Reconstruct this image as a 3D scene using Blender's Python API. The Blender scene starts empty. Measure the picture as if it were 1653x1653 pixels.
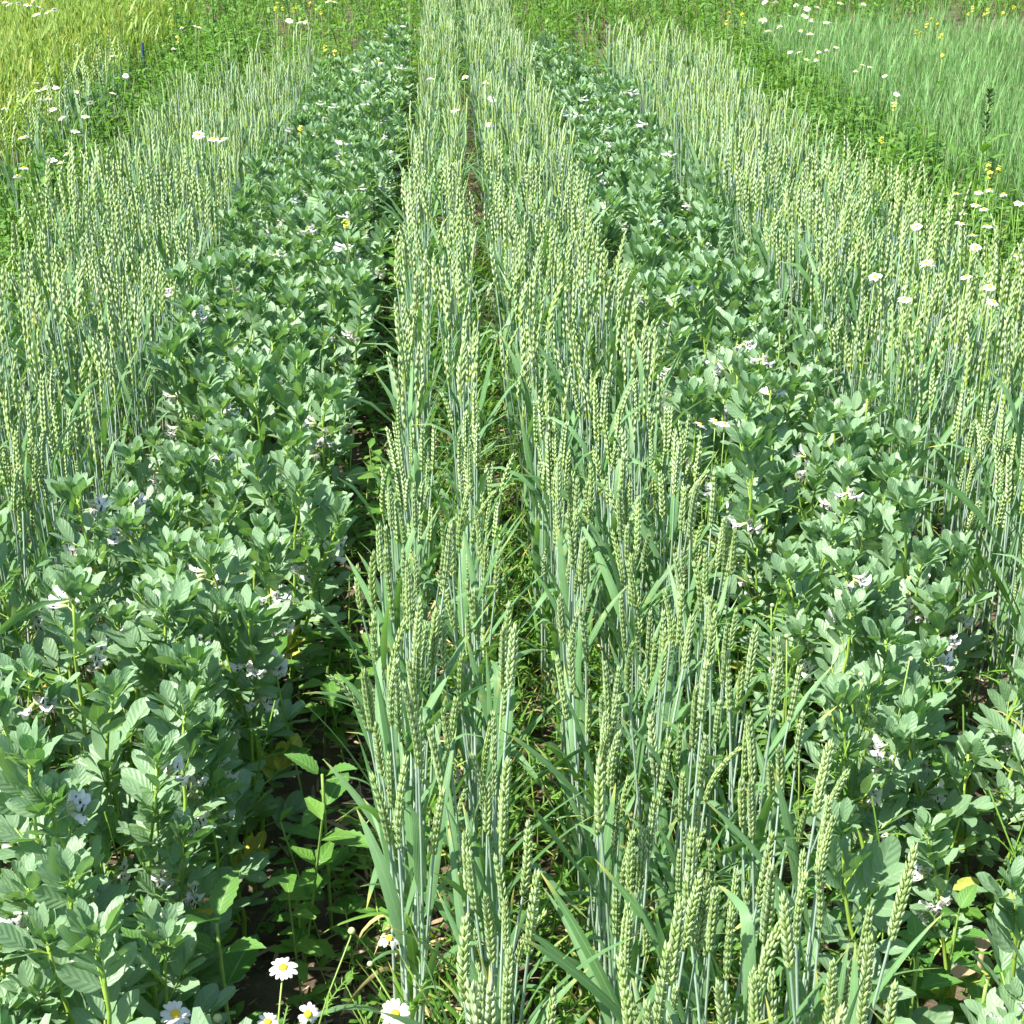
import bpy, math, random
import numpy as np
from mathutils import Matrix, Vector, Euler

R = math.radians
rng = np.random.default_rng(11)
random.seed(5)
sc = bpy.context.scene
col = sc.collection

# ------------------------------------------------------------------ camera
FPX = 2400.0                      # focal length in pixels of the 1653 px photograph
PITCH, YAW, CAMH = 24.05, 2.53, 1.75
cd = bpy.data.cameras.new('camera')
cd.sensor_width = 36.0
cd.lens = FPX / 1653.0 * 36.0
cd.clip_start, cd.clip_end = 0.05, 3000.0
cam = bpy.data.objects.new('camera', cd)
cam.location = (0, 0, CAMH)
cam.rotation_euler = (R(90 - PITCH), 0, R(-YAW))
col.objects.link(cam)
sc.camera = cam

# ------------------------------------------------------------------ light
SUN_EL, SUN_AZ = 57.0, 243.0      # azimuth clockwise from +Y (field direction): to the left and behind
w = bpy.data.worlds.new('World'); sc.world = w; w.use_nodes = True
nt = w.node_tree; nt.nodes.clear()
sky = nt.nodes.new('ShaderNodeTexSky'); sky.sky_type = 'NISHITA'; sky.sun_disc = False
sky.sun_elevation = R(SUN_EL); sky.sun_rotation = R(SUN_AZ)
bg = nt.nodes.new('ShaderNodeBackground'); bg.inputs[1].default_value = 0.10
wo = nt.nodes.new('ShaderNodeOutputWorld')
nt.links.new(sky.outputs[0], bg.inputs[0]); nt.links.new(bg.outputs[0], wo.inputs[0])
sd = bpy.data.lights.new('sun', 'SUN'); sd.energy = 4.8; sd.angle = R(0.53); sd.color = (1.0, 0.945, 0.83)
so = bpy.data.objects.new('sun', sd); col.objects.link(so)
tosun = Vector((math.sin(R(SUN_AZ)) * math.cos(R(SUN_EL)), math.cos(R(SUN_AZ)) * math.cos(R(SUN_EL)), math.sin(R(SUN_EL))))
so.rotation_euler = tosun.to_track_quat('Z', 'Y').to_euler()
so.location = (-6, -4, 12)
sc.view_settings.view_transform = 'Standard'; sc.view_settings.look = 'None'
sc.view_settings.gamma = 1.0; sc.view_settings.use_curve_mapping = False
sc.view_settings.exposure = 1.35
sc.render.engine = 'CYCLES'
cy = sc.cycles
cy.max_bounces = 5; cy.diffuse_bounces = 3; cy.glossy_bounces = 2; cy.transmission_bounces = 4; cy.transparent_max_bounces = 4
cy.use_denoising = True; cy.use_adaptive_sampling = True; cy.adaptive_threshold = 0.03
cy.caustics_reflective = False; cy.caustics_refractive = False

_cm = cam.rotation_euler.to_matrix()
def pix(px, py, h):
    """photograph pixel -> point on the horizontal plane z = h"""
    d = _cm @ Vector(((px - 826.5) / FPX, -(py - 826.5) / FPX, -1.0))
    t = (h - CAMH) / d.z
    return np.array((d.x * t, d.y * t, h))
_ci = _cm.transposed()
def proj(p):
    q = _ci @ (Vector(p) - Vector((0, 0, CAMH)))
    if q.z > -0.05: return (-1e5, -1e5, -1)
    return (826.5 + FPX * q.x / -q.z, 826.5 - FPX * q.y / -q.z, -q.z)

# ------------------------------------------------------------------ materials
def nodes(m):
    m.use_nodes = True
    n = m.node_tree; n.nodes.clear()
    return n
def N(n, t, **k):
    x = n.nodes.new(t)
    for a, b in k.items():
        if a.startswith('i_'): x.inputs[int(a[2:])].default_value = b
        else: setattr(x, a, b)
    return x
def mth(n, op, a, b=None, c=None, clamp=False):
    x = n.nodes.new('ShaderNodeMath'); x.operation = op; x.use_clamp = clamp
    for i, v in enumerate((a, b, c)):
        if v is None: continue
        if isinstance(v, (int, float)): x.inputs[i].default_value = v
        else: n.links.new(v, x.inputs[i])
    return x.outputs[0]
def mix(n, f, a, b, mode='MIX'):
    x = n.nodes.new('ShaderNodeMix'); x.data_type = 'RGBA'; x.blend_type = mode
    for s, v in ((0, f), (6, a), (7, b)):
        if isinstance(v, (int, float)): x.inputs[s].default_value = v
        elif isinstance(v, tuple): x.inputs[s].default_value = (*v, 1) if len(v) == 3 else v
        else: n.links.new(v, x.inputs[s])
    return x.outputs[2]
def ramp(n, f, lo, hi):
    x = n.nodes.new('ShaderNodeMapRange'); x.interpolation_type = 'SMOOTHSTEP'
    n.links.new(f, x.inputs[0]); x.inputs[1].default_value = lo; x.inputs[2].default_value = hi
    return x.outputs[0]

def leaf_mat(name, c0, c1, tip=None, tip_at=0.86, rib=None, rib_w=0.05, rough=0.5, spec=0.4, trans=0.3,
             tcol=None, veins=0.0, stripes=0.0, base=None, mottle=0.18, vary=0.25, spots=None, under=None):
    m = bpy.data.materials.new(name); n = nodes(m)
    at = N(n, 'ShaderNodeAttribute', attribute_name='dat')
    sp = N(n, 'ShaderNodeSeparateXYZ'); n.links.new(at.outputs['Vector'], sp.inputs[0])
    u, v, t = sp.outputs
    oi = N(n, 'ShaderNodeObjectInfo')
    rnd = mth(n, 'FRACT', mth(n, 'ADD', t, oi.outputs['Random']))
    c = mix(n, rnd, c0, c1)
    if base is not None:                       # a colour that the organ has at its foot
        c = mix(n, ramp(n, v, 0.55, 0.05), c, base)
    if tip is not None:
        r2 = mth(n, 'FRACT', mth(n, 'MULTIPLY', rnd, 7.31))
        lo = mth(n, 'ADD', mth(n, 'MULTIPLY', r2, 0.12), tip_at - 0.12)
        f = mth(n, 'DIVIDE', mth(n, 'SUBTRACT', v, lo), 0.16, clamp=True)
        c = mix(n, f, c, tip)
    tc = N(n, 'ShaderNodeTexCoord')
    nz = N(n, 'ShaderNodeTexNoise'); nz.inputs['Scale'].default_value = 55; nz.inputs['Detail'].default_value = 2
    n.links.new(tc.outputs['Object'], nz.inputs['Vector'])
    k = mth(n, 'ADD', mth(n, 'MULTIPLY', mth(n, 'SUBTRACT', nz.outputs[0], 0.5), mottle * 2), 1.0)
    k = mth(n, 'MULTIPLY', k, mth(n, 'ADD', mth(n, 'MULTIPLY', mth(n, 'FRACT', mth(n, 'MULTIPLY', rnd, 3.7)), vary), 1 - vary / 2))
    hs = N(n, 'ShaderNodeVectorMath', operation='SCALE'); n.links.new(c, hs.inputs[0]); n.links.new(k, hs.inputs['Scale'])
    c = hs.outputs[0]
    if spots is not None:                      # small brown-yellow blemishes
        n2 = N(n, 'ShaderNodeTexNoise'); n2.inputs['Scale'].default_value = 38; n2.inputs['Detail'].default_value = 3
        ofs = N(n, 'ShaderNodeVectorMath', operation='ADD'); n.links.new(tc.outputs['Object'], ofs.inputs[0])
        cb = N(n, 'ShaderNodeCombineXYZ'); n.links.new(mth(n, 'MULTIPLY', rnd, 9.0), cb.inputs[0]); n.links.new(cb.outputs[0], ofs.inputs[1])
        n.links.new(ofs.outputs[0], n2.inputs['Vector'])
        c = mix(n, mth(n, 'MULTIPLY', ramp(n, n2.outputs[0], 0.66, 0.76), 0.8), c, spots)
    if under is not None:                      # paler underside
        ge = N(n, 'ShaderNodeNewGeometry')
        c = mix(n, mth(n, 'MULTIPLY', ge.outputs['Backfacing'], 0.6), c, under)
    du = mth(n, 'ABSOLUTE', mth(n, 'SUBTRACT', u, 0.5))
    hgt = None
    if rib is not None:
        f = mth(n, 'MULTIPLY', ramp(n, du, rib_w, rib_w * 0.3), 0.75)
        c = mix(n, f, c, rib)
        if veins:
            s = mth(n, 'SINE', mth(n, 'MULTIPLY', mth(n, 'SUBTRACT', v, mth(n, 'MULTIPLY', du, 0.55)), 2 * math.pi * veins))
            hgt = s
            c = mix(n, mth(n, 'MULTIPLY', ramp(n, s, 0.85, 1.0), 0.16), c, rib)
    if stripes:
        s = mth(n, 'SINE', mth(n, 'MULTIPLY', u, 2 * math.pi * stripes))
        hgt = s
    p = N(n, 'ShaderNodeBsdfPrincipled')
    n.links.new(c, p.inputs['Base Color'])
    n.links.new(mth(n, 'ADD', mth(n, 'MULTIPLY', nz.outputs[0], 0.3), rough - 0.15), p.inputs['Roughness'])
    p.inputs['Specular IOR Level'].default_value = spec
    if hgt is not None:
        b = N(n, 'ShaderNodeBump'); b.inputs['Strength'].default_value = 0.25; b.inputs['Distance'].default_value = 0.001
        n.links.new(hgt, b.inputs['Height']); n.links.new(b.outputs[0], p.inputs['Normal'])
    out = N(n, 'ShaderNodeOutputMaterial')
    if trans > 0:
        tr = N(n, 'ShaderNodeBsdfTranslucent')
        tcx = mix(n, 1.0, c, tcol or (1.5, 1.6, 0.55), 'MULTIPLY')
        n.links.new(tcx, tr.inputs[0])
        ms = N(n, 'ShaderNodeMixShader', i_0=trans)
        n.links.new(p.outputs[0], ms.inputs[1]); n.links.new(tr.outputs[0], ms.inputs[2])
        n.links.new(ms.outputs[0], out.inputs[0])
    else:
        n.links.new(p.outputs[0], out.inputs[0])
    return m

M = {}
M['wleaf'] = leaf_mat('wheat_leaf', (0.10, 0.225, 0.075), (0.165, 0.31, 0.14), tip=(0.50, 0.46, 0.10), tip_at=0.93, rib=(0.22, 0.36, 0.16), rib_w=0.06, rough=0.45, spec=0.45, trans=0.30, stripes=9, mottle=0.12, spots=(0.36, 0.36, 0.08))
M['wlow'] = leaf_mat('wheat_lower_leaf', (0.085, 0.22, 0.03), (0.15, 0.31, 0.045), tip=(0.50, 0.42, 0.10), tip_at=0.88, rough=0.5, spec=0.35, trans=0.35, mottle=0.15)
M['wstem'] = leaf_mat('wheat_stem', (0.25, 0.38, 0.26), (0.39, 0.50, 0.42), base=(0.22, 0.36, 0.16), rough=0.5, spec=0.4, trans=0.0, mottle=0.1)
M['ear'] = leaf_mat('wheat_ear', (0.315, 0.45, 0.155), (0.42, 0.55, 0.315), base=(0.32, 0.46, 0.085), rough=0.55, spec=0.3, trans=0.16, tcol=(1.2, 1.15, 0.4), mottle=0.08, vary=0.42)
M['rachis'] = leaf_mat('ear_rachis', (0.26, 0.36, 0.10), (0.30, 0.40, 0.12), rough=0.6, trans=0.0)
M['bleaf'] = leaf_mat('bean_leaf', (0.095, 0.225, 0.088), (0.215, 0.35, 0.195), rib=(0.31, 0.44, 0.26), rib_w=0.03, rough=0.46, spec=0.55, trans=0.3, veins=6, spots=(0.30, 0.27, 0.08), under=(0.23, 0.36, 0.21), mottle=0.12, vary=0.3)
M['bstem'] = leaf_mat('bean_stem', (0.20, 0.34, 0.05), (0.28, 0.42, 0.07), rough=0.45, spec=0.4, trans=0.0)
M['bold'] = leaf_mat('bean_old_leaf', (0.55, 0.50, 0.08), (0.42, 0.46, 0.10), rib=(0.6, 0.55, 0.2), rough=0.55, trans=0.3, mottle=0.4)
M['bdead'] = leaf_mat('bean_dead_leaf', (0.30, 0.20, 0.12), (0.38, 0.27, 0.17), rib=(0.42, 0.32, 0.22), rough=0.8, trans=0.1, mottle=0.5)
M['petal'] = leaf_mat('white_petal', (0.80, 0.80, 0.78), (0.84, 0.84, 0.83), rough=0.6, spec=0.2, trans=0.3, tcol=(1, 1, 0.95), mottle=0.04, vary=0.06)
M['spot'] = leaf_mat('black_blotch', (0.02, 0.018, 0.025), (0.03, 0.02, 0.03), rough=0.6, trans=0.0)
M['calyx'] = leaf_mat('pale_calyx', (0.42, 0.50, 0.22), (0.50, 0.55, 0.30), rough=0.6, trans=0.15)
M['disc'] = leaf_mat('yellow_disc', (0.80, 0.52, 0.02), (0.85, 0.60, 0.03), rough=0.7, trans=0.0, mottle=0.5)
M['yflower'] = leaf_mat('yellow_petal', (0.66, 0.66, 0.06), (0.75, 0.75, 0.16), rough=0.6, trans=0.3, tcol=(1, 1, 0.6), mottle=0.05)
M['feather'] = leaf_mat('mayweed_green', (0.095, 0.22, 0.03), (0.165, 0.31, 0.045), rough=0.55, spec=0.3, trans=0.25)
M['weed'] = leaf_mat('weed_leaf', (0.08, 0.21, 0.03), (0.15, 0.29, 0.05), rib=(0.22, 0.38, 0.10), rib_w=0.05, rough=0.5, spec=0.35, trans=0.35, veins=6)
M['nettle'] = leaf_mat('hemp_nettle_leaf', (0.07, 0.19, 0.035), (0.115, 0.26, 0.055), rib=(0.20, 0.36, 0.11), rib_w=0.04, rough=0.55, spec=0.3, trans=0.3, veins=8)
M['wdstem'] = leaf_mat('weed_stem', (0.22, 0.36, 0.08), (0.30, 0.42, 0.12), rough=0.5, trans=0.0)
M['barley'] = leaf_mat('barley_green', (0.22, 0.355, 0.06), (0.32, 0.44, 0.11), tip=(0.48, 0.50, 0.12), tip_at=0.9, rough=0.5, spec=0.35, trans=0.3)
M['oat'] = leaf_mat('oat_green', (0.15, 0.32, 0.095), (0.23, 0.41, 0.16), tip=(0.38, 0.46, 0.26), tip_at=0.9, rough=0.5, spec=0.35, trans=0.3)
M['wdry'] = leaf_mat('dry_wheat_leaf', (0.40, 0.34, 0.14), (0.50, 0.42, 0.20), rough=0.7, trans=0.2, mottle=0.3)
M['litter'] = leaf_mat('straw_litter', (0.30, 0.22, 0.14), (0.42, 0.33, 0.22), rough=0.9, trans=0.0, mottle=0.3)
M['darkleaf'] = leaf_mat('dark_seed_leaf', (0.035, 0.09, 0.02), (0.06, 0.12, 0.03), rough=0.6, trans=0.15)

def soil_mat():
    m = bpy.data.materials.new('dark_soil'); n = nodes(m)
    tc = N(n, 'ShaderNodeTexCoord')
    a = N(n, 'ShaderNodeTexNoise'); a.inputs['Scale'].default_value = 9; a.inputs['Detail'].default_value = 8; a.inputs['Roughness'].default_value = 0.65
    b = N(n, 'ShaderNodeTexNoise'); b.inputs['Scale'].default_value = 90; b.inputs['Detail'].default_value = 5
    n.links.new(tc.outputs['Object'], a.inputs[0]); n.links.new(tc.outputs['Object'], b.inputs[0])
    c = mix(n, ramp(n, a.outputs[0], 0.35, 0.65), (0.055, 0.042, 0.030), (0.125, 0.098, 0.070))
    c = mix(n, ramp(n, b.outputs[0], 0.55, 0.75), c, (0.20, 0.155, 0.12))
    # beyond the plots the field is green with weeds
    sp = N(n, 'ShaderNodeSeparateXYZ'); n.links.new(tc.outputs['Object'], sp.inputs[0])
    far = ramp(n, sp.outputs[1], 18.0, 26.0)
    g = mix(n, ramp(n, a.outputs[0], 0.4, 0.6), (0.07, 0.15, 0.03), (0.14, 0.22, 0.05))
    c = mix(n, far, c, g)
    p = N(n, 'ShaderNodeBsdfPrincipled'); p.inputs['Roughness'].default_value = 0.95; p.inputs['Specular IOR Level'].default_value = 0.15
    n.links.new(c, p.inputs['Base Color'])
    bp = N(n, 'ShaderNodeBump'); bp.inputs['Strength'].default_value = 0.9; bp.inputs['Distance'].default_value = 0.012
    h = mth(n, 'ADD', a.outputs[0], mth(n, 'MULTIPLY', b.outputs[0], 0.5))
    n.links.new(h, bp.inputs['Height']); n.links.new(bp.outputs[0], p.inputs['Normal'])
    o = N(n, 'ShaderNodeOutputMaterial'); n.links.new(p.outputs[0], o.inputs[0])
    return m
M['soil'] = soil_mat()
def plain(name, c, rough=0.5):
    m = bpy.data.materials.new(name); n = nodes(m)
    nz = N(n, 'ShaderNodeTexNoise'); nz.inputs['Scale'].default_value = 40
    p = N(n, 'ShaderNodeBsdfPrincipled'); p.inputs['Roughness'].default_value = rough
    n.links.new(mix(n, mth(n, 'MULTIPLY', nz.outputs[0], 0.35), c, tuple(x * 0.4 for x in c)), p.inputs['Base Color'])
    o = N(n, 'ShaderNodeOutputMaterial'); n.links.new(p.outputs[0], o.inputs[0])
    return m
M['blue'] = plain('blue_painted_stake', (0.02, 0.05, 0.16), 0.45)

# ------------------------------------------------------------------ geometry collector
class G:
    def __init__(s):
        s.V = []; s.D = []; s.Q = []; s.T = []; s.MQ = []; s.MT = []; s.n = 0; s.mats = []
    def mi(s, k):
        if k not in s.mats: s.mats.append(k)
        return s.mats.index(k)
    def add(s, V, D, Q=None, T=None, m='wleaf'):
        V = np.asarray(V, float); i = s.mi(m)
        s.V.append(V); s.D.append(np.asarray(D, float))
        if Q is not None and len(Q):
            Q = np.asarray(Q, np.int64); s.Q.append(Q + s.n); s.MQ.append(np.full(len(Q), i))
        if T is not None and len(T):
            T = np.asarray(T, np.int64); s.T.append(T + s.n); s.MT.append(np.full(len(T), i))
        s.n += len(V)
    def arrays(s):
        V = np.concatenate(s.V); D = np.concatenate(s.D)
        Q = np.concatenate(s.Q) if s.Q else np.zeros((0, 4), np.int64)
        T = np.concatenate(s.T) if s.T else np.zeros((0, 3), np.int64)
        mq = np.concatenate(s.MQ) if s.MQ else np.zeros(0, np.int64)
        mt = np.concatenate(s.MT) if s.MT else np.zeros(0, np.int64)
        return V, D, Q, T, mq, mt
    def merge(s, g, mat4=None, tint=None):
        V, D, Q, T, mq, mt = g.arrays()
        if mat4 is not None:
            V = V @ mat4[:3, :3].T + mat4[:3, 3]
        if tint is not None:
            D = D.copy(); D[:, 2] = (D[:, 2] + tint) % 1.0
        mp = np.array([s.mi(k) for k in g.mats], np.int64)
        s.V.append(V); s.D.append(D)
        if len(Q): s.Q.append(Q + s.n); s.MQ.append(mp[mq])
        if len(T): s.T.append(T + s.n); s.MT.append(mp[mt])
        s.n += len(V)
    def inst(s, g, A, P, tint):
        """many transformed copies of g: A (n,3,3), P (n,3), tint (n)"""
        n = len(P)
        if n == 0: return
        V, D, Q, T, mq, mt = g.arrays(); k = len(V)
        W = np.einsum('nij,kj->nki', A, V) + P[:, None, :]
        DD = np.repeat(D[None], n, 0); DD[:, :, 2] = (DD[:, :, 2] + tint[:, None]) % 1.0
        off = (np.arange(n) * k)[:, None, None] + s.n
        mp = np.array([s.mi(x) for x in g.mats], np.int64)
        s.V.append(W.reshape(-1, 3)); s.D.append(DD.reshape(-1, 3))
        if len(Q): s.Q.append((Q[None] + off).reshape(-1, 4)); s.MQ.append(np.tile(mp[mq], n))
        if len(T): s.T.append((T[None] + off).reshape(-1, 3)); s.MT.append(np.tile(mp[mt], n))
        s.n += n * k
    def mesh(s, name, smooth=True):
        V, D, Q, T, mq, mt = s.arrays()
        me = bpy.data.meshes.new(name)
        me.vertices.add(len(V)); me.vertices.foreach_set('co', V.astype(np.float32).ravel())
        nl = len(Q) * 4 + len(T) * 3
        me.loops.add(nl); me.loops.foreach_set('vertex_index', np.concatenate([Q.ravel(), T.ravel()]).astype(np.int32))
        npoly = len(Q) + len(T)
        me.polygons.add(npoly)
        ls = np.concatenate([np.arange(len(Q)) * 4, len(Q) * 4 + np.arange(len(T)) * 3]).astype(np.int32)
        me.polygons.foreach_set('loop_start', ls)
        me.polygons.foreach_set('material_index', np.concatenate([mq, mt]).astype(np.int32))
        me.polygons.foreach_set('use_smooth', np.full(npoly, smooth))
        for k in s.mats: me.materials.append(M[k])
        a = me.attributes.new('dat', 'FLOAT_VECTOR', 'POINT')
        a.data.foreach_set('vector', D.astype(np.float32).ravel())
        me.update(calc_edges=True)
        return me

def nrm(a): return a / (np.linalg.norm(a, axis=-1, keepdims=True) + 1e-12)

def tube(g, P, r, m, sides=5, tint=0.0, cap=True):
    P = np.asarray(P, float); k = len(P); r = np.broadcast_to(np.asarray(r, float), (k,))
    T = nrm(np.gradient(P, axis=0))
    ref = np.array((0.0, 1.0, 0.0)) if abs(T[0][1]) < 0.9 else np.array((1.0, 0, 0))
    A = nrm(np.cross(T, ref)); B = np.cross(T, A)
    an = np.arange(sides) / sides * 2 * math.pi
    ring = A[:, None, :] * np.cos(an)[None, :, None] + B[:, None, :] * np.sin(an)[None, :, None]
    V = (P[:, None, :] + ring * r[:, None, None]).reshape(-1, 3)
    D = np.zeros((k * sides, 3)); D[:, 0] = np.tile(np.arange(sides) / sides, k); D[:, 1] = np.repeat(np.linspace(0, 1, k), sides); D[:, 2] = tint
    i = np.arange(k - 1)[:, None] * sides; j = np.arange(sides)[None, :]; j2 = (j + 1) % sides
    Q = np.stack([i + j, i + j2, i + sides + j2, i + sides + j], -1).reshape(-1, 4)
    T3 = [(( k - 1) * sides, (k - 1) * sides + a, (k - 1) * sides + a + 1) for a in range(1, sides - 1)] if cap else None
    g.add(V, D, Q, T3, m)

def blade(g, P, S, Nn, W, m, fold=0.25, tint=0.0, across=3, wave=None):
    """leaf surface along P, half widths W, side S, normal Nn; 'across' points over the width"""
    k = len(P); c = np.linspace(-1, 1, across)
    V = P[:, None, :] + S[:, None, :] * (W[:, None] * c[None])[..., None] + Nn[:, None, :] * ((W[:, None] * np.abs(c)[None]) * fold)[..., None]
    if wave is not None:
        V = V + Nn[:, None, :] * (wave[:, None] * (np.abs(c) ** 2)[None] * np.sign(c)[None])[..., None]
    D = np.zeros((k, across, 3)); D[..., 0] = (c * 0.5 + 0.5)[None]; D[..., 1] = np.linspace(0, 1, k)[:, None]; D[..., 2] = tint
    i = np.arange(k - 1)[:, None] * across; j = np.arange(across - 1)[None]
    Q = np.stack([i + j, i + j + 1, i + across + j + 1, i + across + j], -1).reshape(-1, 4)
    g.add(V.reshape(-1, 3), D.reshape(-1, 3), Q, None, m)

def arc_leaf(g, p0, az, e0, e1, L, W, m, seg=7, fold=0.3, twist=0.0, tint=0.0, across=3, power=1.4, round_tip=False, kink=None):
    """strap leaf: elevation runs from e0 to e1 (degrees) along its length"""
    s = np.linspace(0, 1, seg + 1)
    e = np.radians(e0 + (e1 - e0) * s ** power)
    if kink is not None: e = e - np.radians(kink[1]) * (s > kink[0])
    d = np.stack([np.cos(e) * math.cos(az), np.cos(e) * math.sin(az), np.sin(e)], -1)
    P = np.zeros((seg + 1, 3)); P[1:] = np.cumsum(0.5 * (d[1:] + d[:-1]) * (L / seg), 0); P += p0
    side = np.array((-math.sin(az), math.cos(az), 0.0))[None].repeat(seg + 1, 0)
    nn = np.cross(d, side) * -1
    nn = np.where(nn[:, 2:3] < -0.999, nn, nn)
    a = twist * s
    S = side * np.cos(a)[:, None] + nn * np.sin(a)[:, None]; Nn = nn * np.cos(a)[:, None] - side * np.sin(a)[:, None]
    if round_tip: w_ = W * np.clip(np.sin(math.pi * np.clip(s, 0, 1) ** 0.85), 0, 1) ** 0.7
    else: w_ = W * np.minimum(1, 0.55 + s * 3.0) * np.clip(1 - s ** 2.6, 0, 1) ** 0.85
    w_ = np.maximum(w_, W * 0.03)
    blade(g, P, S, Nn, w_, m, fold, tint, across)
    return P

def lobe(g, m, L, wy, wz, sides=6, mat4=None, tint=0.0, rings=((0.12, 0.62), (0.42, 1.0), (0.75, 0.62))):
    an = np.arange(sides) / sides * 2 * math.pi
    V = [(0, 0, 0)]; D = [(0.5, 0, tint)]
    for x, r in rings:
        for a in an:
            V.append((x * L, math.cos(a) * wy * r, math.sin(a) * wz * r)); D.append((0.5, x, tint))
    V.append((L, 0, 0)); D.append((0.5, 1, tint))
    V = np.array(V); n = len(rings)
    Q = [(1 + i * sides + j, 1 + i * sides + (j + 1) % sides, 1 + (i + 1) * sides + (j + 1) % sides, 1 + (i + 1) * sides + j) for i in range(n - 1) for j in range(sides)]
    T = [(0, 1 + (j + 1) % sides, 1 + j) for j in range(sides)] + [(len(V) - 1, 1 + (n - 1) * sides + j, 1 + (n - 1) * sides + (j + 1) % sides) for j in range(sides)]
    if mat4 is not None: V = V @ mat4[:3, :3].T + mat4[:3, 3]
    g.add(V, D, Q, T, m)

def m4(X, Y, Z, p, s=1.0):
    A = np.eye(4); A[:3, 0] = np.asarray(X) * s; A[:3, 1] = np.asarray(Y) * s; A[:3, 2] = np.asarray(Z) * s; A[:3, 3] = p
    return A
def rz(a):
    A = np.eye(4); A[0, 0] = A[1, 1] = math.cos(a); A[1, 0] = math.sin(a); A[0, 1] = -math.sin(a); return A
def ry(a):
    A = np.eye(4); A[0, 0] = A[2, 2] = math.cos(a); A[2, 0] = -math.sin(a); A[0, 2] = math.sin(a); return A
def rx(a):
    A = np.eye(4); A[1, 1] = A[2, 2] = math.cos(a); A[2, 1] = math.sin(a); A[1, 2] = -math.sin(a); return A
def tr(x, y, z):
    A = np.eye(4); A[:3, 3] = (x, y, z); return A
def scl(s):
    A = np.eye(4); A[0, 0] = A[1, 1] = A[2, 2] = s; return A

# ------------------------------------------------------------------ terrain
_lat = rng.random((256, 256))
def vnoise(x, y, f):
    x = np.asarray(x, float) * f + 500.3; y = np.asarray(y, float) * f + 311.7
    i = np.floor(x).astype(int); j = np.floor(y).astype(int); a = x - i; b = y - j
    a = a * a * (3 - 2 * a); b = b * b * (3 - 2 * b)
    q = lambda p, r: _lat[p % 256, r % 256]
    return (q(i, j) * (1 - a) + q(i + 1, j) * a) * (1 - b) + (q(i, j + 1) * (1 - a) + q(i + 1, j + 1) * a) * b
def gh(x, y):
    near = np.clip(1 - (np.abs(np.asarray(y, float)) - 14) / 10, 0.0, 1)
    return ((vnoise(x, y, 2.5) - .5) * 0.03 + ((vnoise(x, y, 11) - .5) * 0.022 + (vnoise(x, y, 34) - .5) * 0.016) * near)

# ------------------------------------------------------------------ scene helpers
def link(o, parent=None):
    col.objects.link(o)
    if parent is not None: o.parent = parent
    return o
def obj(name, me, parent=None, mat4=None):
    o = bpy.data.objects.new(name, me)
    if parent is not None: o.parent = parent
    if mat4 is not None: o.matrix_local = Matrix(mat4.tolist())
    col.objects.link(o)
    return o
def thing(name, label, cat, group, loc, rotz=0.0, scale=1.0, tilt=(0, 0)):
    o = bpy.data.objects.new(name, None)
    o.empty_display_size = 0.05
    o.location = loc; o.rotation_euler = (tilt[0], tilt[1], rotz); o.scale = (scale,) * 3
    o['label'] = label; o['category'] = cat
    if group: o['group'] = group
    col.objects.link(o)
    return o
def stuff(name, g, label, cat):
    o = obj(name, g.mesh(name)); o['kind'] = 'stuff'; o['label'] = label; o['category'] = cat
    return o

# ------------------------------------------------------------------ ground
def axis(lo, hi, step, far):
    a = list(np.arange(lo, hi, step)); s = step
    x = a[-1]
    while x < far: s *= 1.35; x += s; a.append(x)
    x = a[0]; s = step; pre = []
    while x > -far: s *= 1.35; x -= s; pre.append(x)
    return np.array(pre[::-1] + a)
gx, gy = axis(-1.6, 2.0, 0.028, 900), axis(0.7, 6.0, 0.028, 900)
XX, YY = np.meshgrid(gx, gy); ZZ = gh(XX, YY)
g = G(); nx, ny = len(gx), len(gy)
ii = np.arange(ny - 1)[:, None] * nx + np.arange(nx - 1)[None]
g.add(np.stack([XX, YY, ZZ], -1).reshape(-1, 3), np.zeros((nx * ny, 3)), np.stack([ii, ii + 1, ii + nx + 1, ii + nx], -1).reshape(-1, 4), None, 'soil')
ground = obj('ground', g.mesh('ground')); ground['kind'] = 'structure'; ground['label'] = 'dark crumbly soil between the crop rows'

# soil crumbs and straw litter
g = G(); cl = G(); lobe(cl, 'soil', 1.0, 0.42, 0.36, 5, tint=0)
n = 1500
px_ = np.where(rng.random(n) < .5, rng.normal(-0.14, 0.06, n), rng.uniform(-1.0, 1.3, n)); py_ = rng.uniform(1.2, 5.0, n)
A = np.array([Euler((random.uniform(-.4, .4), random.uniform(-.4, .4), random.uniform(0, 6.3))).to_matrix() for _ in range(n)]) * (rng.uniform(0.4, 1, n) ** 2 * 0.028)[:, None, None]
g.inst(cl, A, np.stack([px_, py_, gh(px_, py_)], -1), rng.random(n))
o = stuff('soil_crumbs', g, 'crumbs of dark soil lying between the crop rows', 'soil')
g = G(); lt = G(); arc_leaf(lt, np.zeros(3), 0, 12, -14, 1.0, 0.07, 'litter', seg=3, fold=0.3, across=3)
n = 2200
px_ = np.where(rng.random(n) < .6, rng.normal(-0.15, 0.06, n), rng.uniform(-1.0, 1.3, n)); py_ = rng.uniform(1.3, 5.0, n)
A = np.array([Euler((random.uniform(-.5, .5), random.uniform(-.2, .2), random.uniform(0, 6.3))).to_matrix() for _ in range(n)]) * rng.uniform(0.02, 0.07, n)[:, None, None]
g.inst(lt, A, np.stack([px_, py_, gh(px_, py_) + 0.006], -1), rng.random(n))
o = stuff('straw_litter', g, 'dry brown straw and leaf litter scattered on the soil', 'litter')

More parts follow.
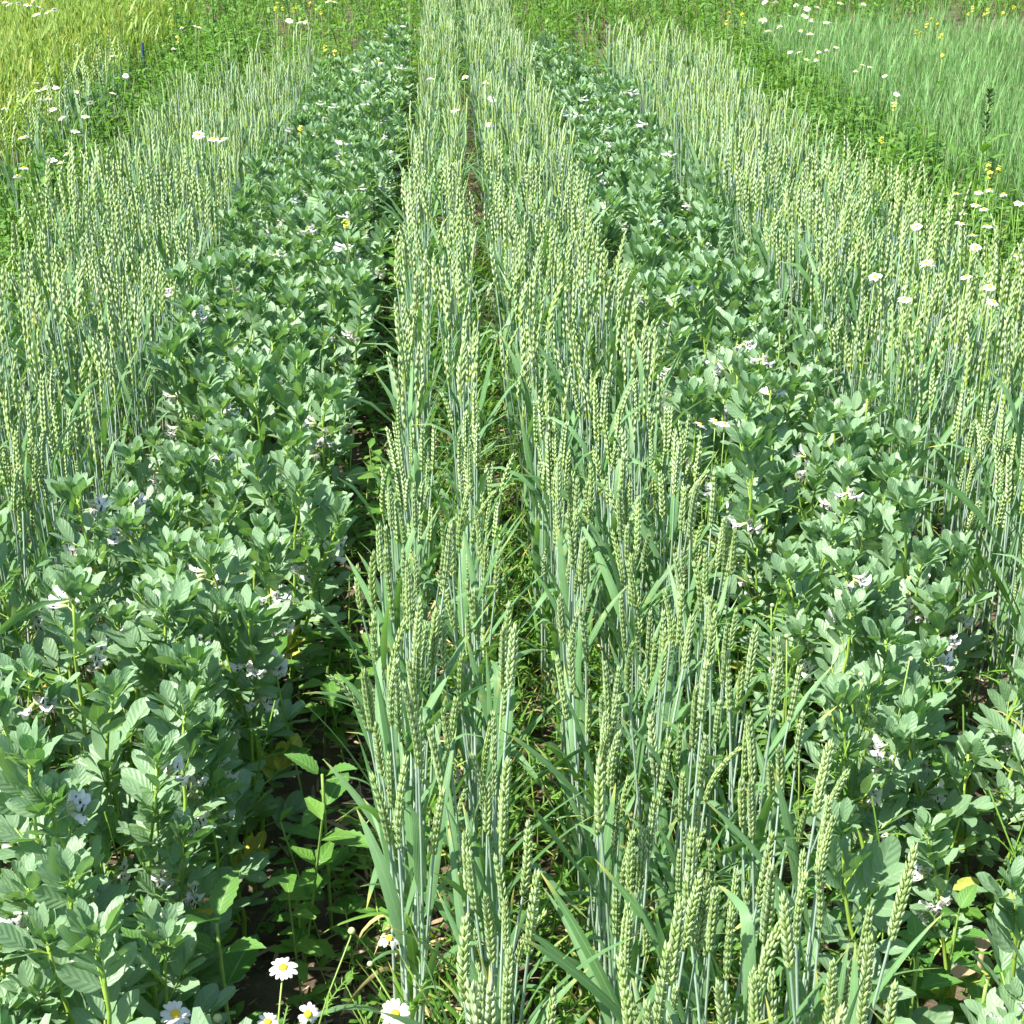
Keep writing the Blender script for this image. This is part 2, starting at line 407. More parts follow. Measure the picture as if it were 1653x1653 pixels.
# ------------------------------------------------------------------ wheat
SP_L = 0.0158
def spikelet(lod, tint):
    g = G()
    if lod == 0:
        for yy, ya, L in ((0.0022, 0.15, 1.0), (-0.0022, -0.15, 1.0)):
            lobe(g, 'ear', SP_L * L, 0.0024, 0.0026, 6, tr(0, yy, 0) @ rz(ya), tint, rings=((0.07, 0.6), (0.30, 1.0), (0.60, 0.72), (0.84, 0.2)))
        lobe(g, 'ear', SP_L * 0.92, 0.0028, 0.0024, 6, tr(0.0012, 0, 0.0016) @ ry(-0.08), (tint + 0.1) % 1, rings=((0.1, 0.6), (0.34, 1.0), (0.64, 0.66), (0.86, 0.18)))
        return g
    if lod == 1:
        for yy, ya in ((0.0023, 0.15), (-0.0023, -0.15)):
            lobe(g, 'ear', SP_L, 0.0028, 0.0030, 3, tr(0, yy, 0) @ rz(ya), tint, rings=((0.10, 0.72), (0.48, 0.95)))
        return g
    lobe(g, 'ear', SP_L * 1.5, 0.0046, 0.0038, 3, None, tint, rings=((0.10, 0.74), (0.50, 0.92)))
    return g
SPK = [[spikelet(l, t) for t in (0.0, 0.12, 0.24)] for l in range(3)]

def Sz(S, ts): return S[None] * (np.where(np.arange(len(ts)) % 2, 0.0018, -0.0018))[:, None]
def wheat_tpl(r, lod, H=None, few=False):
    """returns dict: stem, ear(rachis), spikelets [(variant, mat4)], leaves [G]"""
    H = H or r.uniform(0.56, 0.66)
    bend = r.normal(0, 0.022); bend2 = r.normal(0, 0.018)
    f = lambda z: np.stack([bend * (z / .65) ** 2 , bend2 * (z / .65) ** 2, z], -1)
    out = {}
    segs = (7, 4, 2, 1)[lod]; sides = (6, 4, 3, 3)[lod]
    g = G(); zz = np.linspace(0, H, segs + 1); P = f(zz)
    rad = np.where(zz < H * 0.62, 0.0027, 0.0019) + 0.0003 * (1 - zz / H)
    if lod == 0:
        zz = np.sort(np.concatenate([zz, *[(q * H - .003, q * H, q * H + .003) for q in (0.17, 0.38, 0.615)]])); P = f(zz)
        rad = np.where(zz < H * 0.62, 0.0026, 0.0018) + 0.0003 * (1 - zz / H)
        for q in (0.17, 0.38, 0.615): rad = np.where(np.abs(zz - q * H) < 0.001, 0.0034, rad)
    tube(g, P, rad, 'wstem', sides, r.random(), cap=False); out['stem'] = g
    # ear
    EL = r.uniform(0.085, 0.118); ns = int(EL / 0.0053) if lod < 2 else int(EL / 0.0098)
    T0 = nrm(P[-1] - P[-2]); az = r.uniform(0, 2 * math.pi)
    ref = np.array((math.cos(az), math.sin(az), 0)); S = nrm(ref - T0 * np.dot(ref, T0)); NN = np.cross(T0, S)
    lean = nrm(np.array((r.normal(), r.normal(), 0))); curv = abs(r.normal(0, 0.15))
    def ep(t): return P[-1] + T0 * (EL * t) + lean * (curv * EL * t * t)
    g = G(); ts = np.linspace(-0.02, 1, 6 if lod == 0 else 3); tube(g, np.array([ep(t) for t in ts]), 0.0016 if lod == 0 else 0.0034, 'rachis' if lod == 0 else 'ear', 4 if lod == 0 else 3, 0.3, cap=False); out['rachis'] = g
    sp = []
    tone = r.random() * 0.6; esz = r.uniform(0.80, 1.06)
    for i in range(ns):
        t = i / ns; T = nrm(ep(t + .02) - ep(t)); s = 1 if i % 2 else -1
        NNl = nrm(NN - T * np.dot(NN, T)); Sl = np.cross(NNl, T) * -1
        Sl = S - T * np.dot(S, T); Sl = nrm(Sl)
        a = 0.27 * (1 - 0.3 * t) + r.normal(0, 0.035)
        X = T * math.cos(a) + Sl * (s * math.sin(a)); Z = Sl * (s * math.cos(a)) - T * math.sin(a); Y = np.cross(Z, X)
        k = esz * (0.72 + 0.34 * math.sin(math.pi * min(1, 0.12 + t * 0.92)) ** 0.8) * r.uniform(0.94, 1.06)
        sp.append((r.integers(0, 3), m4(X, Y, Z, ep(t) + Sl * s * 0.0012, k)))
    T = nrm(ep(1.0) - ep(0.95))
    sp.append((0, m4(T, NN, np.cross(T, NN), ep(0.97), 0.8)))
    out['spk'] = sp
    if lod == 3:                               # far: the ear is one notched spindle
        out['spk'] = []; ts = np.linspace(0, 1, 9); pr = np.array((.5, 1, .62, 1.08, .66, 1.0, .6, .8, .2)) * 0.0058
        out['rachis'] = G(); tube(out['rachis'], np.array([ep(t) for t in ts]) + Sz(S, ts), pr, 'ear', 4, tone, cap=False)
    # leaves
    lv = []
    zf = H - r.uniform(0.10, 0.20)
    spec_ = [(zf, r.uniform(0.17, 0.27), r.uniform(0.0065, 0.0100), r.uniform(55, 84), (r.uniform(-40, 5) if r.random() < .2 else r.uniform(20, 68)), 'wleaf')]
    spec_.append((zf - r.uniform(0.12, 0.18), r.uniform(0.18, 0.27), r.uniform(0.0055, 0.0085), r.uniform(56, 82), (r.uniform(-45, 5) if r.random() < .25 else r.uniform(15, 65)), 'wleaf'))
    spec_.append((zf - r.uniform(0.24, 0.32), r.uniform(0.14, 0.22), r.uniform(0.004, 0.006), r.uniform(55, 80), r.uniform(-30, 50), 'wlow'))
    if lod < 2: spec_.append((r.uniform(0.06, 0.16), r.uniform(0.12, 0.2), 0.004, r.uniform(50, 75), r.uniform(-70, 10), 'wdry' if r.random() < .6 else 'wlow'))
    if few: spec_ = spec_[:2]
    az = r.uniform(0, 6.28)
    for (z, L, W, e0, e1, mt) in spec_:
        z = max(z, 0.04)
        g = G(); kink = (r.uniform(.35, .7), r.uniform(40, 110)) if (r.random() < 0.16) else None
        out.setdefault('kink', kink is not None)
        arc_leaf(g, f(np.array(z)), az, e0, e1, L, W, mt, seg=(9, 5, 3, 2)[lod], fold=0.28, twist=r.normal(0, 0.9), tint=r.random(), across=3 if lod < 2 else 2, power=r.uniform(1.2, 2.2), kink=kink)
        lv.append(g); az += math.pi + r.normal(0, 0.5)
    out['leaves'] = lv; out['curv'] = curv; out['EL'] = EL; out['H'] = H + EL
    return out
def merge_ear(t, lod):
    g = G(); g.merge(t['rachis'])
    for v, A in t['spk']: g.merge(SPK[min(lod, 2)][v], A)
    return g
def merge_wheat(t, lod):
    g = G(); g.merge(t['stem']); g.merge(merge_ear(t, lod))
    for l in t['leaves']: g.merge(l)
    return g

near_t = [wheat_tpl(rng, 0) for _ in range(26)]
mid_g = [merge_wheat(wheat_tpl(rng, 1), 1) for _ in range(18)]
far_g = [merge_wheat(wheat_tpl(rng, 2), 2) for _ in range(16)]
vfar_g = [merge_wheat(wheat_tpl(rng, 3), 3) for _ in range(16)]
for t in near_t:
    t['m_stem'] = t['stem'].mesh('wheat_stem'); t['m_ear'] = merge_ear(t, 0).mesh('wheat_ear')
    t['m_rachis'] = t['rachis'].mesh('ear_rachis'); t['m_leaves'] = [l.mesh('wheat_leaf') for l in t['leaves']]
spk_me = [x.mesh('spikelet') for x in SPK[0]]

ROWS = {'mid': [-0.080, 0.034, 0.208, 0.322, 0.435], 'left': [-0.845, -0.97, -1.095, -1.22, -1.345], 'right': [1.10, 1.225, 1.35, 1.475, 1.60]}
YR = {'mid': (0.75, 15.5), 'left': (0.9, 9.9), 'right': (1.3, 10.2)}
W_ = []
CLEAR = [pix(638, 1637, .46), pix(628, 1515, .46)]       # the two daisies grow in gaps of the outer row
for key, rows in ROWS.items():
    y0, y1 = YR[key]
    for ri, x in enumerate(rows):
        yend = y1 - (0.35 * ri if key == 'left' else 0) + (0.0)
        pm = 43 if key == 'mid' else 46
        n = int((yend - y0) * pm)
        ys = y0 + (np.arange(n) + rng.random(n)) / pm
        xs = x + rng.normal(0, 0.0100, n) + 0.02 * (vnoise(np.full(n, x), ys, 0.8) - .5)
        dens = vnoise(xs * 3, ys, 3.0)
        for a, b, d in zip(xs, ys, dens):
            if d < 0.16 and rng.random() < 0.7: continue
            if any(q[1] - .5 < b < q[1] + .03 and abs(a - q[0]) < .028 for q in CLEAR): continue
            W_.append((a, b, key, ri))
hv = lambda x, y: 0.95 + 0.14 * (vnoise(x, y, 1.6) - .5) + 0.06 * (vnoise(x, y, 6) - .5)
def vis(x, y, h):
    p = proj((x, y, h)); return p[2] > 0 and -60 < p[0] < 1713 and -40 < p[1] < 1720
cand = sorted([(math.hypot(math.hypot(a, b), 1.0), i) for i, (a, b, k, r) in enumerate(W_) if vis(a, b, 0.66)])
chosen = {i for _, i in cand[:300]}
rank = {i: q for q, (_, i) in enumerate(cand[:300])}
ROWTXT = ['gap-side outer row', 'second gap-side row', 'centre row', 'second bean-side row', 'bean-side outer row']
_lm = [(pix(457, 1562, .4)[1], 'level with gap daisies'), (pix(520, 1250, .32)[1], 'level with upright hemp-nettle'), (pix(455, 1090, .05)[1], 'level with leaning hemp-nettle'),
       (pix(500, 665, .38)[1], 'level with gap buds'), (pix(565, 352, .62)[1], 'level with yellow flower')]
def zone(y): return min(_lm, key=lambda q: abs(q[0] - y))[1]
lo_i = {1: [], 2: [], 3: []}
for i, (a, b, key, ri) in enumerate(W_):
    z = float(gh(a, b)) - 0.004; s = float(hv(a, b)) * rng.uniform(0.86, 1.08)
    if rng.random() < 0.16: s *= rng.uniform(0.70, 0.9)
    lean = rng.normal(0, 0.032, 2)
    if key == 'mid' and ri == 0: lean[1] -= 0.03
    if key == 'mid' and ri == 4: lean[1] += 0.05
    if i in chosen:
        ti = int(rng.integers(0, len(near_t))); t = near_t[ti]; q = rank[i]
        ear_tx = 'nodding ear' if t['curv'] > 0.2 else ('long upright ear' if t['EL'] > 0.102 else 'short plump ear')
        tx = ('short wheat, ' if s < 0.82 else ('tall wheat, ' if s > 1.0 else 'wheat, ')) + ('folded leaf, ' if t['kink'] else '') + ear_tx + ', ' + ROWTXT[ri] + ', ' + zone(b)
        root = thing('wheat_plant', tx, 'wheat', 'wheat stalks at the near end of the middle strip', (a, b, z), rng.uniform(0, 6.28), s, tuple(lean))
        obj('stem', t['m_stem'], root)
        if q < 90:
            e = obj('ear', t['m_rachis'], root)
            for v, A4 in t['spk']: obj('spikelet', spk_me[v], e, A4)
        else: obj('ear', t['m_ear'], root)
        for l in t['m_leaves']: obj('leaf', l, root)
    else:
        lo_i[1 if b < 3.1 else (2 if b < 5.8 else 3)].append((a, b, z, s, lean[0], lean[1]))
def rots(tilt, rzs, s):
    """batch Rx*Ry tilt after Rz spin, scaled"""
    n = len(rzs); c, d = np.cos(rzs), np.sin(rzs); Zm = np.zeros((n, 3, 3)); Zm[:, 0, 0] = c; Zm[:, 0, 1] = -d; Zm[:, 1, 0] = d; Zm[:, 1, 1] = c; Zm[:, 2, 2] = 1
    tx, ty = tilt[:, 0], tilt[:, 1]
    Xm = np.zeros((n, 3, 3)); Xm[:, 0, 0] = 1; Xm[:, 1, 1] = Xm[:, 2, 2] = np.cos(tx); Xm[:, 1, 2] = -np.sin(tx); Xm[:, 2, 1] = np.sin(tx)
    Ym = np.zeros((n, 3, 3)); Ym[:, 1, 1] = 1; Ym[:, 0, 0] = Ym[:, 2, 2] = np.cos(ty); Ym[:, 0, 2] = np.sin(ty); Ym[:, 2, 0] = -np.sin(ty)
    return Xm @ Ym @ Zm * np.asarray(s)[:, None, None]
def scatter(g, tpls, pts, scale, tilt_sd=0.05):
    """pts (n,3) bases; a random template each"""
    n = len(pts); which = rng.integers(0, len(tpls), n)
    A = rots(rng.normal(0, tilt_sd, (n, 2)), rng.uniform(0, 6.283, n), scale); t = rng.random(n)
    for k, tp in enumerate(tpls):
        m = which == k; g.inst(tp, A[m], pts[m], t[m])
for cx_, cy_, n_ in ((-2.0, 8.6, 26), (-1.95, 7.6, 22), (-2.05, 9.4, 22), (-1.85, 6.6, 16)):
    for _ in range(n_):
        a, b = rng.normal(cx_, .07), rng.normal(cy_, .16); lo_i[2].append((a, b, float(gh(a, b)) - .004, rng.uniform(.85, 1.0), *rng.normal(0, .05, 2)))
g = G()
for l, tp in ((1, mid_g), (2, far_g), (3, vfar_g)):
    a = np.array(lo_i[l]); which = rng.integers(0, len(tp), len(a))
    A = rots(a[:, 4:6], rng.uniform(0, 6.283, len(a)), a[:, 3]); t = rng.random(len(a))
    for k in range(len(tp)):
        m = which == k; g.inst(tp[k], A[m], a[m, :3], t[m])
stuff('wheat_crop', g, 'green eared wheat filling the rest of the three drilled strips', 'wheat')

# ------------------------------------------------------------------ broad beans
def leaflet(r, lod, m='bleaf', asp=None, curl=None):
    """unit-length leaflet along +X, normal +Z"""
    g = G(); k = (7, 2, 2)[lod]; ac = (5, 3, 2)[lod]
    s = np.array((0, .12, .28, .46, .64, .80, .93, 1.0)) if lod == 0 else np.array((0, .45, 1.0)); asp = asp or r.uniform(0.185, 0.265)
    wd = asp * (1.0 if lod == 0 else 1.12) * np.interp(s, (0, .06, .15, .3, .5, .68, .8, .9, .96, 1), (.07, .34, .62, .88, 1, .97, .82, .58, .34, .03 if lod == 0 else .3))
    c = r.uniform(-0.12, 0.28) if curl is None else curl
    P = np.stack([s * (1 - 0.04 * abs(c)), r.normal(0, 0.03) * s ** 2, -c * s ** 2 + 0.25 * c * s], -1)
    S = np.tile((0., 1, 0), (k + 1, 1)); T = nrm(np.gradient(P, axis=0)); Nn = np.cross(T, S)
    ph = r.uniform(0, 6); wave = 0.022 * np.sin(s * 9 + ph) * (s > 0.05)
    blade(g, P, S, Nn, wd, m, r.uniform(0.10, 0.42), 0.0, ac, wave)
    return g
LFT = [[leaflet(rng, l) for _ in range(7)] for l in (0, 1)]
LFT_me = [x.mesh('leaflet') for x in LFT[0]]
def bean_leaf(r, kind):
    """petiole G, leaflets [(variant, mat4)] ; kind 0 mature, 1 young upright"""
    g = G(); prs = (2 if r.random() < .45 else 3) if kind == 0 else 2
    pl = r.uniform(0.018, 0.035) if kind == 0 else r.uniform(0.010, 0.018)
    rl = pl + (prs - 1) * (0.021 if kind == 0 else 0.011); up = r.uniform(-0.02, 0.10)
    s = np.linspace(0, 1, 5); P = np.stack([s * rl, np.zeros(5), up * rl * s * s], -1)
    tube(g, P, np.linspace(0.0019, 0.0011, 5), 'bstem', 4, r.random())
    lf = []
    for p in range(prs):
        x = pl + (rl - pl) * (p / (prs - 1)); z = up * rl * (x / rl) ** 2
        for sgn in (-1, 1):
            if kind == 0: a = r.uniform(0.75, 1.2) * (1 - 0.62 * p / (prs - 1)); L = r.uniform(0.046, 0.070); el = r.uniform(0.0, 0.45); roll = sgn * r.uniform(0.15, 0.75)
            else: a = r.uniform(0.35, 0.7) * (1 - 0.5 * p); L = r.uniform(0.036, 0.055); el = r.uniform(0.0, 0.25); roll = sgn * r.uniform(0.45, 1.0)
            xx = x + r.normal(0, 0.002)
            lf.append((int(r.integers(0, 7)), tr(xx, sgn * 0.0014, z) @ rz(sgn * a) @ ry(-el) @ rx(roll + r.normal(0, .12)) @ scl(L)))
    return g, lf
BL = [[bean_leaf(rng, k) for _ in range(9)] for k in (0, 1)]
def merge_bleaf(b, lod, m=None):
    g = G()
    if lod == 0: g.merge(b[0])
    for i, (v, A) in enumerate(b[1]): g.merge(LFT[lod][v], A, tint=i * 0.13)
    return g
BL_pet = [[b[0].mesh('petiole') for b in k] for k in BL]
BL_me = [[merge_bleaf(b, 0).mesh('bean_leaf') for b in k] for k in BL]
LFT_old = [leaflet(rng, 0, 'bold') for _ in range(4)]
def old_bleaf(b):
    g = G(); g.merge(b[0])
    for i, (v, A) in enumerate(b[1]): g.merge(LFT_old[v % 4] if rng.random() < .7 else LFT[0][v], A, tint=i * 0.17)
    return g
BL_old = [old_bleaf(b).mesh('yellowing_leaf') for b in BL[0]]
BL_lo = [[merge_bleaf(b, 1) for b in k] for k in BL]

def flower_g():
    g = G()
    P = np.stack([np.linspace(0, 0.010, 3), np.zeros(3), np.linspace(0, -0.0008, 3)], -1); tube(g, P, [0.0018, 0.0030, 0.0032], 'calyx', 6, 0.2)
    # standard petal, bent back
    s = np.linspace(0, 1, 6); x = 0.009 + 0.017 * s; z = 0.001 + 0.0085 * s ** 2.2
    P = np.stack([x, np.zeros(6), z], -1); S = np.tile((0., 1, 0), (6, 1)); T = nrm(np.gradient(P, axis=0))
    blade(g, P, S, np.cross(T, S), np.array([.0026, .0038, .0048, .0058, .0062, .0025]), 'petal', -0.7, 0.2, 5)
    for sg in (-1, 1):
        P = np.stack([0.010 + 0.014 * s, sg * (0.001 + 0.0022 * np.sin(s * 2.6)), -0.0012 - 0.003 * s], -1)
        S = nrm(np.tile((0., sg * 0.35, 1.0), (6, 1))); T = nrm(np.gradient(P, axis=0)); wd = np.array([.002, .0036, .0046, .0050, .0042, .001])
        blade(g, P[:3], S[:3], np.cross(T, S)[:3], wd[:3], 'petal', 0.2, 0.3, 3)
        blade(g, P[2:4], S[2:4], np.cross(T, S)[2:4], wd[2:4], 'spot', 0.2, 0.3, 3)
        blade(g, P[3:], S[3:], np.cross(T, S)[3:], wd[3:], 'petal', 0.2, 0.3, 3)
    return g
FL = flower_g(); FL_me = FL.mesh('bean_flower')
def cluster(r):
    n = int(r.integers(4, 7)); L = []
    for i in range(n):
        L.append(tr(0.021, 0, 0.005 * i - 0.004) @ rz(r.uniform(-1.2, 1.2)) @ ry(r.uniform(-0.35, 0.55)) @ scl(r.uniform(1.05, 1.35)))
    g = G(); tube(g, [(0, 0, -0.004), (0.020, 0, -0.004), (0.022, 0, 0.005 * n - 0.004)], 0.0014, 'calyx', 4, 0.1)
    return g, L
CL = [cluster(rng) for _ in range(5)]
CL_pet = [c[0].mesh('peduncle') for c in CL]
def merge_cl(c):
    g = G(); g.merge(c[0])
    for A in c[1]: g.merge(FL, A)
    return g
CL_me = [merge_cl(c).mesh('flower_cluster') for c in CL]
FLlo = G()
_s = np.linspace(0, 1, 3); _P = np.stack([0.004 + 0.024 * _s, 0 * _s, 0.007 * _s ** 2], -1); _S = np.tile((0., 1, 0), (3, 1))
blade(FLlo, _P, _S, np.cross(nrm(np.gradient(_P, axis=0)), _S), np.array([.003, .0065, .006]), 'petal', -0.5, 0.2, 3)
_P = _P * np.array((0.85, 1, -0.6)); blade(FLlo, _P, _S, np.cross(nrm(np.gradient(_P, axis=0)), _S), np.array([.002, .004, .003]), 'petal', 0.4, 0.2, 3)
def merge_cl_lo(c):
    g = G()
    for A in c[1]: g.merge(FLlo, A)
    return g
CL_lo = [merge_cl_lo(c) for c in CL]

def bean_tpl(r, flowers):
    H = r.uniform(0.50, 0.60); b1, b2 = r.normal(0, 0.04, 2); ph = r.uniform(0, 6)
    f = lambda z: np.stack([b1 * (z / .6) ** 2 + 0.004 * np.sin(z * 30 + ph), b2 * (z / .6) ** 2 + 0.004 * np.cos(z * 24 + ph), z], -1)
    zz = np.linspace(0, H, 12); g = G(); tube(g, f(zz), np.linspace(0.0052, 0.0024, 12), 'bstem', 5, r.random())
    gl = G(); tube(gl, f(np.linspace(0, H, 4)), np.linspace(0.0052, 0.0026, 4), 'bstem', 3, r.random(), cap=False)
    L = []; F = []; az = r.uniform(0, 6.28); z = r.uniform(0.06, 0.10); i = 0
    while z < H - 0.015:
        q = z / H
        el = 0.35 + 0.68 * q ** 1.2 + r.normal(0, 0.2); s = (0.80 + 0.28 * math.sin(math.pi * min(1, q * 1.15))) * r.uniform(0.85, 1.12)
        kind = 1 if q > 0.90 else 0
        L.append((kind, int(r.integers(0, 9)), m_leaf(f(np.array(z)), az, el, r.normal(0, 0.18), s), q))
        if flowers and 0.55 < q < 0.97 and len(F) < 3 and r.random() < 0.6:
            F.append((int(r.integers(0, 5)), m_leaf(f(np.array(z)) , az + r.choice((-0.7, 0.7)), 0.15, 0, 1.0)))
        az += math.pi + r.normal(0, 0.45); z += r.uniform(0.042, 0.060) * (1.12 - 0.58 * q)
    for k in range(4):
        L.append((1, int(r.integers(0, 9)), m_leaf(f(np.array(H - 0.004 * (4 - k))), az, 0.75 + 0.16 * k + r.normal(0, .08), 0, 1.05 - 0.11 * k), 1)); az += 2.2
    return {'stem': g, 'stemlo': gl, 'L': L, 'F': F, 'H': H}
def m_leaf(p, az, el, roll, s): return tr(*p) @ rz(az) @ ry(-el) @ rx(roll) @ scl(s)
BT = [bean_tpl(rng, fl) for fl in (1, 1, 1, 1, 1, 1, 0, 0, 0, 0, 0, 0)]
for t in BT:
    t['m_stem'] = t['stem'].mesh('bean_stem')
    lo = G(); lo.merge(t['stemlo'])
    for kind, v, A, q in t['L']:
        if q > 0.18: lo.merge(BL_lo[kind][v], A, tint=float(rng.random()))
    for v, A in t['F']: lo.merge(CL_lo[v], A)
    t['lo'] = lo
BROWS = {'left': [-0.375, -0.52, -0.67], 'right': [0.66, 0.80, 0.945]}
B_ = []
for key, rows in BROWS.items():
    for ri, x in enumerate(rows):
        y = 1.0 + rng.uniform(0, .05)
        while y < (11.6 - 0.9 * ri if key == 'left' else 11.0 - 0.9 * ri):
            if not (key == 'right' and y < 1.95 and rng.random() < (0.55 if ri == 0 else 0.3)):
                B_.append((x + rng.normal(0, 0.03) - (0.06 if key == 'left' and ri == 0 and y < 1.95 else 0), y, key, ri))
            y += rng.uniform(0.050, 0.092) * (1.15 if (key == 'right' and y < 2.6) else 1)
cand = sorted([(math.hypot(a, b), i) for i, (a, b, k, r) in enumerate(B_) if vis(a, b, 0.5)])
rank = {i: q for q, (_, i) in enumerate(cand[:300])}
BTXT = {('left', 0): 'gap-side row', ('left', 1): 'gap strip middle row', ('left', 2): 'barley-side row', ('right', 0): 'middle-wheat row', ('right', 1): 'oat strip middle row', ('right', 2): 'oat-side row'}
lo = [[] for _ in BT]
for i, (a, b, key, ri) in enumerate(B_):
    k = int(rng.integers(0, len(BT))) if rng.random() < (1.0 if key == 'left' else 0.75) else int(rng.integers(0, 6)); t = BT[k]
    z = float(gh(a, b)) - 0.004; s = rng.uniform(0.80, 1.07) * (0.93 if key == 'right' and b < 2.4 else 1.0); rot = rng.uniform(0, 6.28); tl = rng.normal(0, 0.10, 2)
    if i in rank:
        q = rank[i]
        sz = 'tall' if s > 0.97 else ('short' if s < 0.89 else 'medium')
        lean_tx = 'leaning ' if np.hypot(*tl) > 0.17 else ''
        tx = sz + ' ' + lean_tx + ('white-flowered broad bean in ' if t['F'] else 'flowerless broad bean in ') + BTXT[(key, ri)] + ' ' + zone(b)
        root = thing('broad_bean_plant', tx, 'bean plant', 'broad bean plants in the two bean strips', (a, b, z), rot, s, tuple(tl))
        obj('stem', t['m_stem'], root)
        for kind, v, A, qq in t['L']:
            if qq < 0.25 and q > 150: continue
            if kind == 0 and qq < 0.5 and rng.random() < 0.10:
                obj('leaf', BL_old[v], root, A)['label'] = 'yellowing bean leaf'
            elif q < 55:
                l = obj('leaf', BL_pet[kind][v], root, A)
                for lv, LA in BL[kind][v][1]: obj('leaflet', LFT_me[lv], l, LA)
            else: obj('leaf', BL_me[kind][v], root, A)
        for v, A in t['F']:
            if q < 55:
                c = obj('flower_cluster', CL_pet[v], root, A)
                for FA in CL[v][1]: obj('flower', FL_me, c, FA)
            else: obj('flower_cluster', CL_me[v], root, A)
    else: lo[k].append((a, b, z, s, tl[0], tl[1], rot))
g = G()
for k, t in enumerate(BT):
    if not lo[k]: continue
    a = np.array(lo[k]); g.inst(t['lo'], rots(a[:, 4:6], a[:, 6], a[:, 3]), a[:, :3], rng.random(len(a)))
stuff('broad_bean_crop', g, 'grey-green broad beans filling the far ends of both bean strips', 'bean crop')

# ------------------------------------------------------------------ weeds, flowers, neighbouring plots
def petal_head(r, n=14, rad=0.019, droop=0.0, miss=0):
    """disc G, petals [mat4], petal G, all around the origin, facing +Z"""
    d = G(); V = []; D = []
    rings, sd_ = 4, 10
    for i in range(rings):
        a = i / rings * math.pi / 2
        for j in range(sd_): th = 2 * math.pi * (j + .5 * (i % 2)) / sd_; V.append((0.0064 * math.cos(a) * math.cos(th), 0.0064 * math.cos(a) * math.sin(th), 0.0045 * math.sin(a) + 0.0006 * ((i + j) % 2))); D.append((0.5, i / rings, 0.3))
    V.append((0, 0, 0.0046)); D.append((0.5, 1, 0.3))
    Q = [(i * sd_ + j, i * sd_ + (j + 1) % sd_, (i + 1) * sd_ + (j + 1) % sd_, (i + 1) * sd_ + j) for i in range(rings - 1) for j in range(sd_)]
    T = [(len(V) - 1, (rings - 1) * sd_ + j, (rings - 1) * sd_ + (j + 1) % sd_) for j in range(sd_)]
    d.add(V, D, Q, T, 'disc')
    pet = []
    for i in range(n):
        a = 2 * math.pi * i / n + r.normal(0, 0.06)
        pet.append(rz(a) @ tr(0.0058, 0, 0) @ ry(r.uniform(-0.12, 0.3) + droop) @ rx(r.normal(0, .12)) @ scl((rad - 0.0058) * r.uniform(0.9, 1.1)))
    for _ in range(miss): pet.pop(int(r.integers(0, len(pet))))
    return d, pet
PET = G(); _s = np.linspace(0, 1, 6); _P = np.stack([_s, 0 * _s, 0.08 * np.sin(_s * 3) - 0.06 * _s ** 2], -1); _S = np.tile((0., 1, 0), (6, 1))
blade(PET, _P, _S, np.cross(nrm(np.gradient(_P, axis=0)), _S), np.array([.12, .19, .235, .25, .22, .09]), 'petal', -0.15, 0.1, 3); PET_me = PET.mesh('petal')
HEADS = [petal_head(rng), petal_head(rng, 16, .018, .15, 1), petal_head(rng, 13, .019, .45, 2), petal_head(rng, 15, .02, .05, 0)]
DISC_me = [h[0].mesh('flower_disc') for h in HEADS]
HEAD_me = []
for h in HEADS:
    g = G(); g.merge(h[0])
    for A in h[1]: g.merge(PET, A)
    HEAD_me.append(g.mesh('flower_head'))
INV = G(); lobe(INV, 'wdstem', 0.006, 0.0062, 0.0062, 8, ry(math.pi / 2), 0.2, rings=((0.05, 0.95), (0.5, 0.7)));
BUD = G(); lobe(BUD, 'calyx', 0.010, 0.0058, 0.0058, 8, ry(-math.pi / 2), 0.7, rings=((0.15, 0.7), (0.5, 1.0), (0.85, 0.7))); BUD_me = BUD.mesh('bud')
def feather(g, p0, az, e0, L, r, m='feather', n=7, th=0.0007):
    """finely cut leaf: a thread axis with thread segments"""
    s = np.linspace(0, 1, n + 1); e = e0 - 0.6 * s
    d = np.stack([np.cos(e) * math.cos(az), np.cos(e) * math.sin(az), np.sin(e)], -1)
    P = np.asarray(p0) + np.cumsum(d * (L / n), 0) - d[0] * (L / n); S = np.tile((-math.sin(az), math.cos(az), 0), (n + 1, 1)); NN = np.cross(d, S)
    blade(g, P, S, NN, np.full(n + 1, th * 1.3), m, 0.3, r.random(), 2)
    for i in range(1, n + 1):
        for sg in (-1, 1):
            q = P[i]; dd = nrm(d[i] * 0.75 + S[i] * sg * r.uniform(.6, 1) + NN[i] * r.normal(0, .35)); ll = L * r.uniform(0.16, 0.30) * (1.15 - 0.5 * i / n)
            e1 = q + dd * ll; w_ = nrm(np.cross(dd, NN[i])) * th
            g.add([q - w_, q + w_, e1], [(0, 0, .1), (1, 0, .1), (.5, 0.8, .1)], None, [(0, 1, 2)], m)
            k = q + dd * ll * 0.5; d2 = nrm(dd + S[i] * sg * r.normal(0, .8) + NN[i] * r.normal(0, .5)); e2 = k + d2 * ll * 0.45
            g.add([k - w_, k + w_, e2], [(0, 0, .1), (1, 0, .1), (.5, 0.8, .1)], None, [(0, 1, 2)], m)
